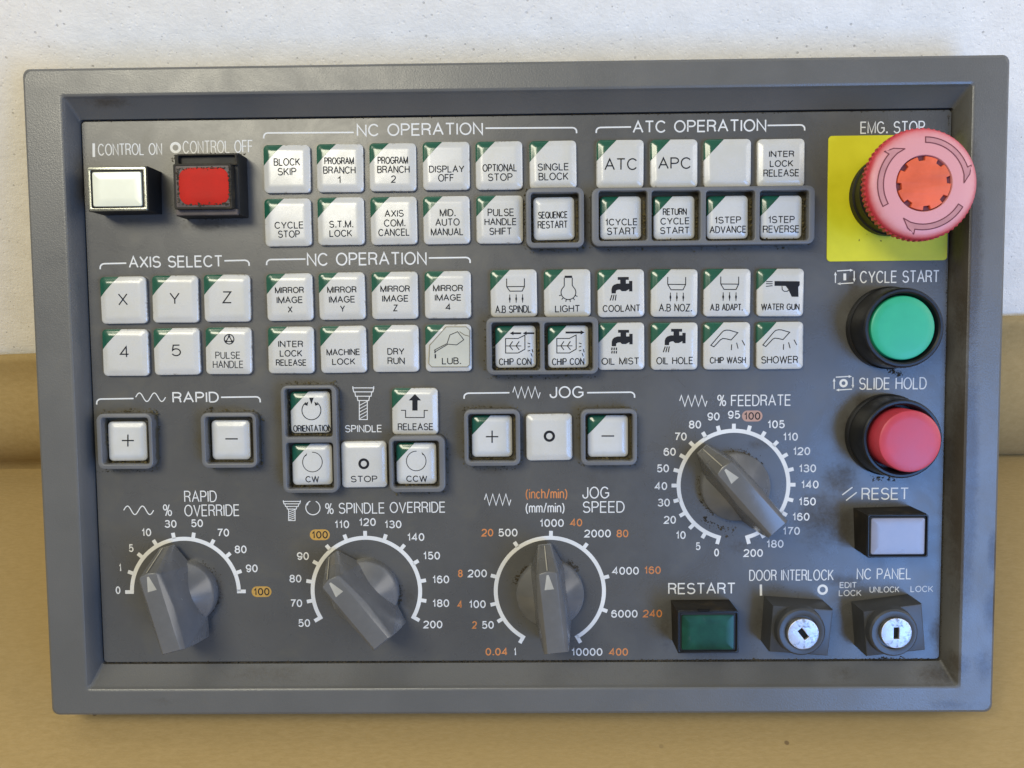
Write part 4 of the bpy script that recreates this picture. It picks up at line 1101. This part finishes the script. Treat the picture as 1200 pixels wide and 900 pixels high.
grime([along(215, 254, 285, 254, 2.0), along(200, 185, 285, 182, 2.0)], 320, 3, (.00008, .00032))
grime([along(125, 777.5, 1100, 772.5, .55)], 2400, 4, (.00006, .00024))
grime([along(98, 142, 1110, 129.5, .4), along(1112, 135, 1103, 768, .5)], 1200, 8, (.00005, .00016))
grime([along(545, 550, 610, 549, 1.0), along(112, 553, 182, 552, .8), along(572, 443, 698, 443, .8)], 160, 5, (.00006, .00016))
grime([around(1042, 231, .0168, 190, 310, .0009), along(1004, 281, 1018, 274, 1.4), along(1020, 279, 1034, 283, .8)], 420, 6, (.00006, .00034))
grime([along(1030, 772, 1060, 772, 1.2), along(1040, 432, 1056, 440, 1.5), along(1020, 560, 1050, 562, 1.5)], 160, 7, (.00008, .0003))
grime([along(207, 197.5, 269, 196.5, .7, .0157), along(208, 240, 269, 239, .7, .0157), along(208, 198, 209, 239, .8, .0157), along(268.5, 198, 269, 239, .6, .0157)], 190, 9, (.00006, .00030))
holes = [(146.6, 517, 27), (268.6, 516, 27), (361.4, 484, 27), (363.2, 546, 27), (487.3, 544, 27), (576.4, 513, 27), (713.9, 512.5, 27), (650.3, 255, 27), (730, 253, 27), (792.2, 253, 27), (856, 253, 27), (919.2, 252.5, 27), (604.4, 406, 27), (666.4, 406, 27)]
def foot(x0, y0, x1, y1, top):
    def f(rnd):
        t = rnd.random(); z = abs(rnd.gauss(0, top)); p = at(x0+(x1-x0)*t, y0+(y1-y0)*t, .0066)
        return p.x+rnd.gauss(0, .00015), p.y+rnd.gauss(0, .00015), min(z, .0045)
    return f
inner = []
for x, y, q in holes:
    inner += [foot(x-q+2, y+q, x+q-2, y+q, .0018), foot(x+q, y-q+4, x+q, y+q-2, .0018), foot(x-q, y-q+8, x-q, y+q-2, .0010)]
grime(inner, 2300, 11, (.00008, .00034), 'olive_grime')
outer = []
for x0, y0, x1, y1 in ((113, 485, 179, 550), (235, 484, 301, 549), (330, 451, 395, 579), (455, 511, 522, 578), (543, 480, 610, 547), (680, 480, 747, 546), (616, 221, 684, 290), (695, 220, 953, 287), (569, 372, 702, 440)):
    c0, c1 = at(x0, y0, .0066), at(x1, y1, .0066)
    def ring(rnd, a=c0, b=c1):
        d = abs(rnd.gauss(0, .0006)); s_ = rnd.randrange(4); t = rnd.random(); u = rnd.random()**2*.0018
        if s_ == 0: return a.x+(b.x-a.x)*t, a.y+d, u*.6
        if s_ == 1: return a.x+(b.x-a.x)*t, b.y-d, u*.6
        if s_ == 2: return a.x-d, a.y+(b.y-a.y)*t, u*.6
        return b.x+d, a.y+(b.y-a.y)*t, u*.6
    outer.append(ring)
grime(outer, 1100, 12, (.00006, .00026), 'olive_grime')
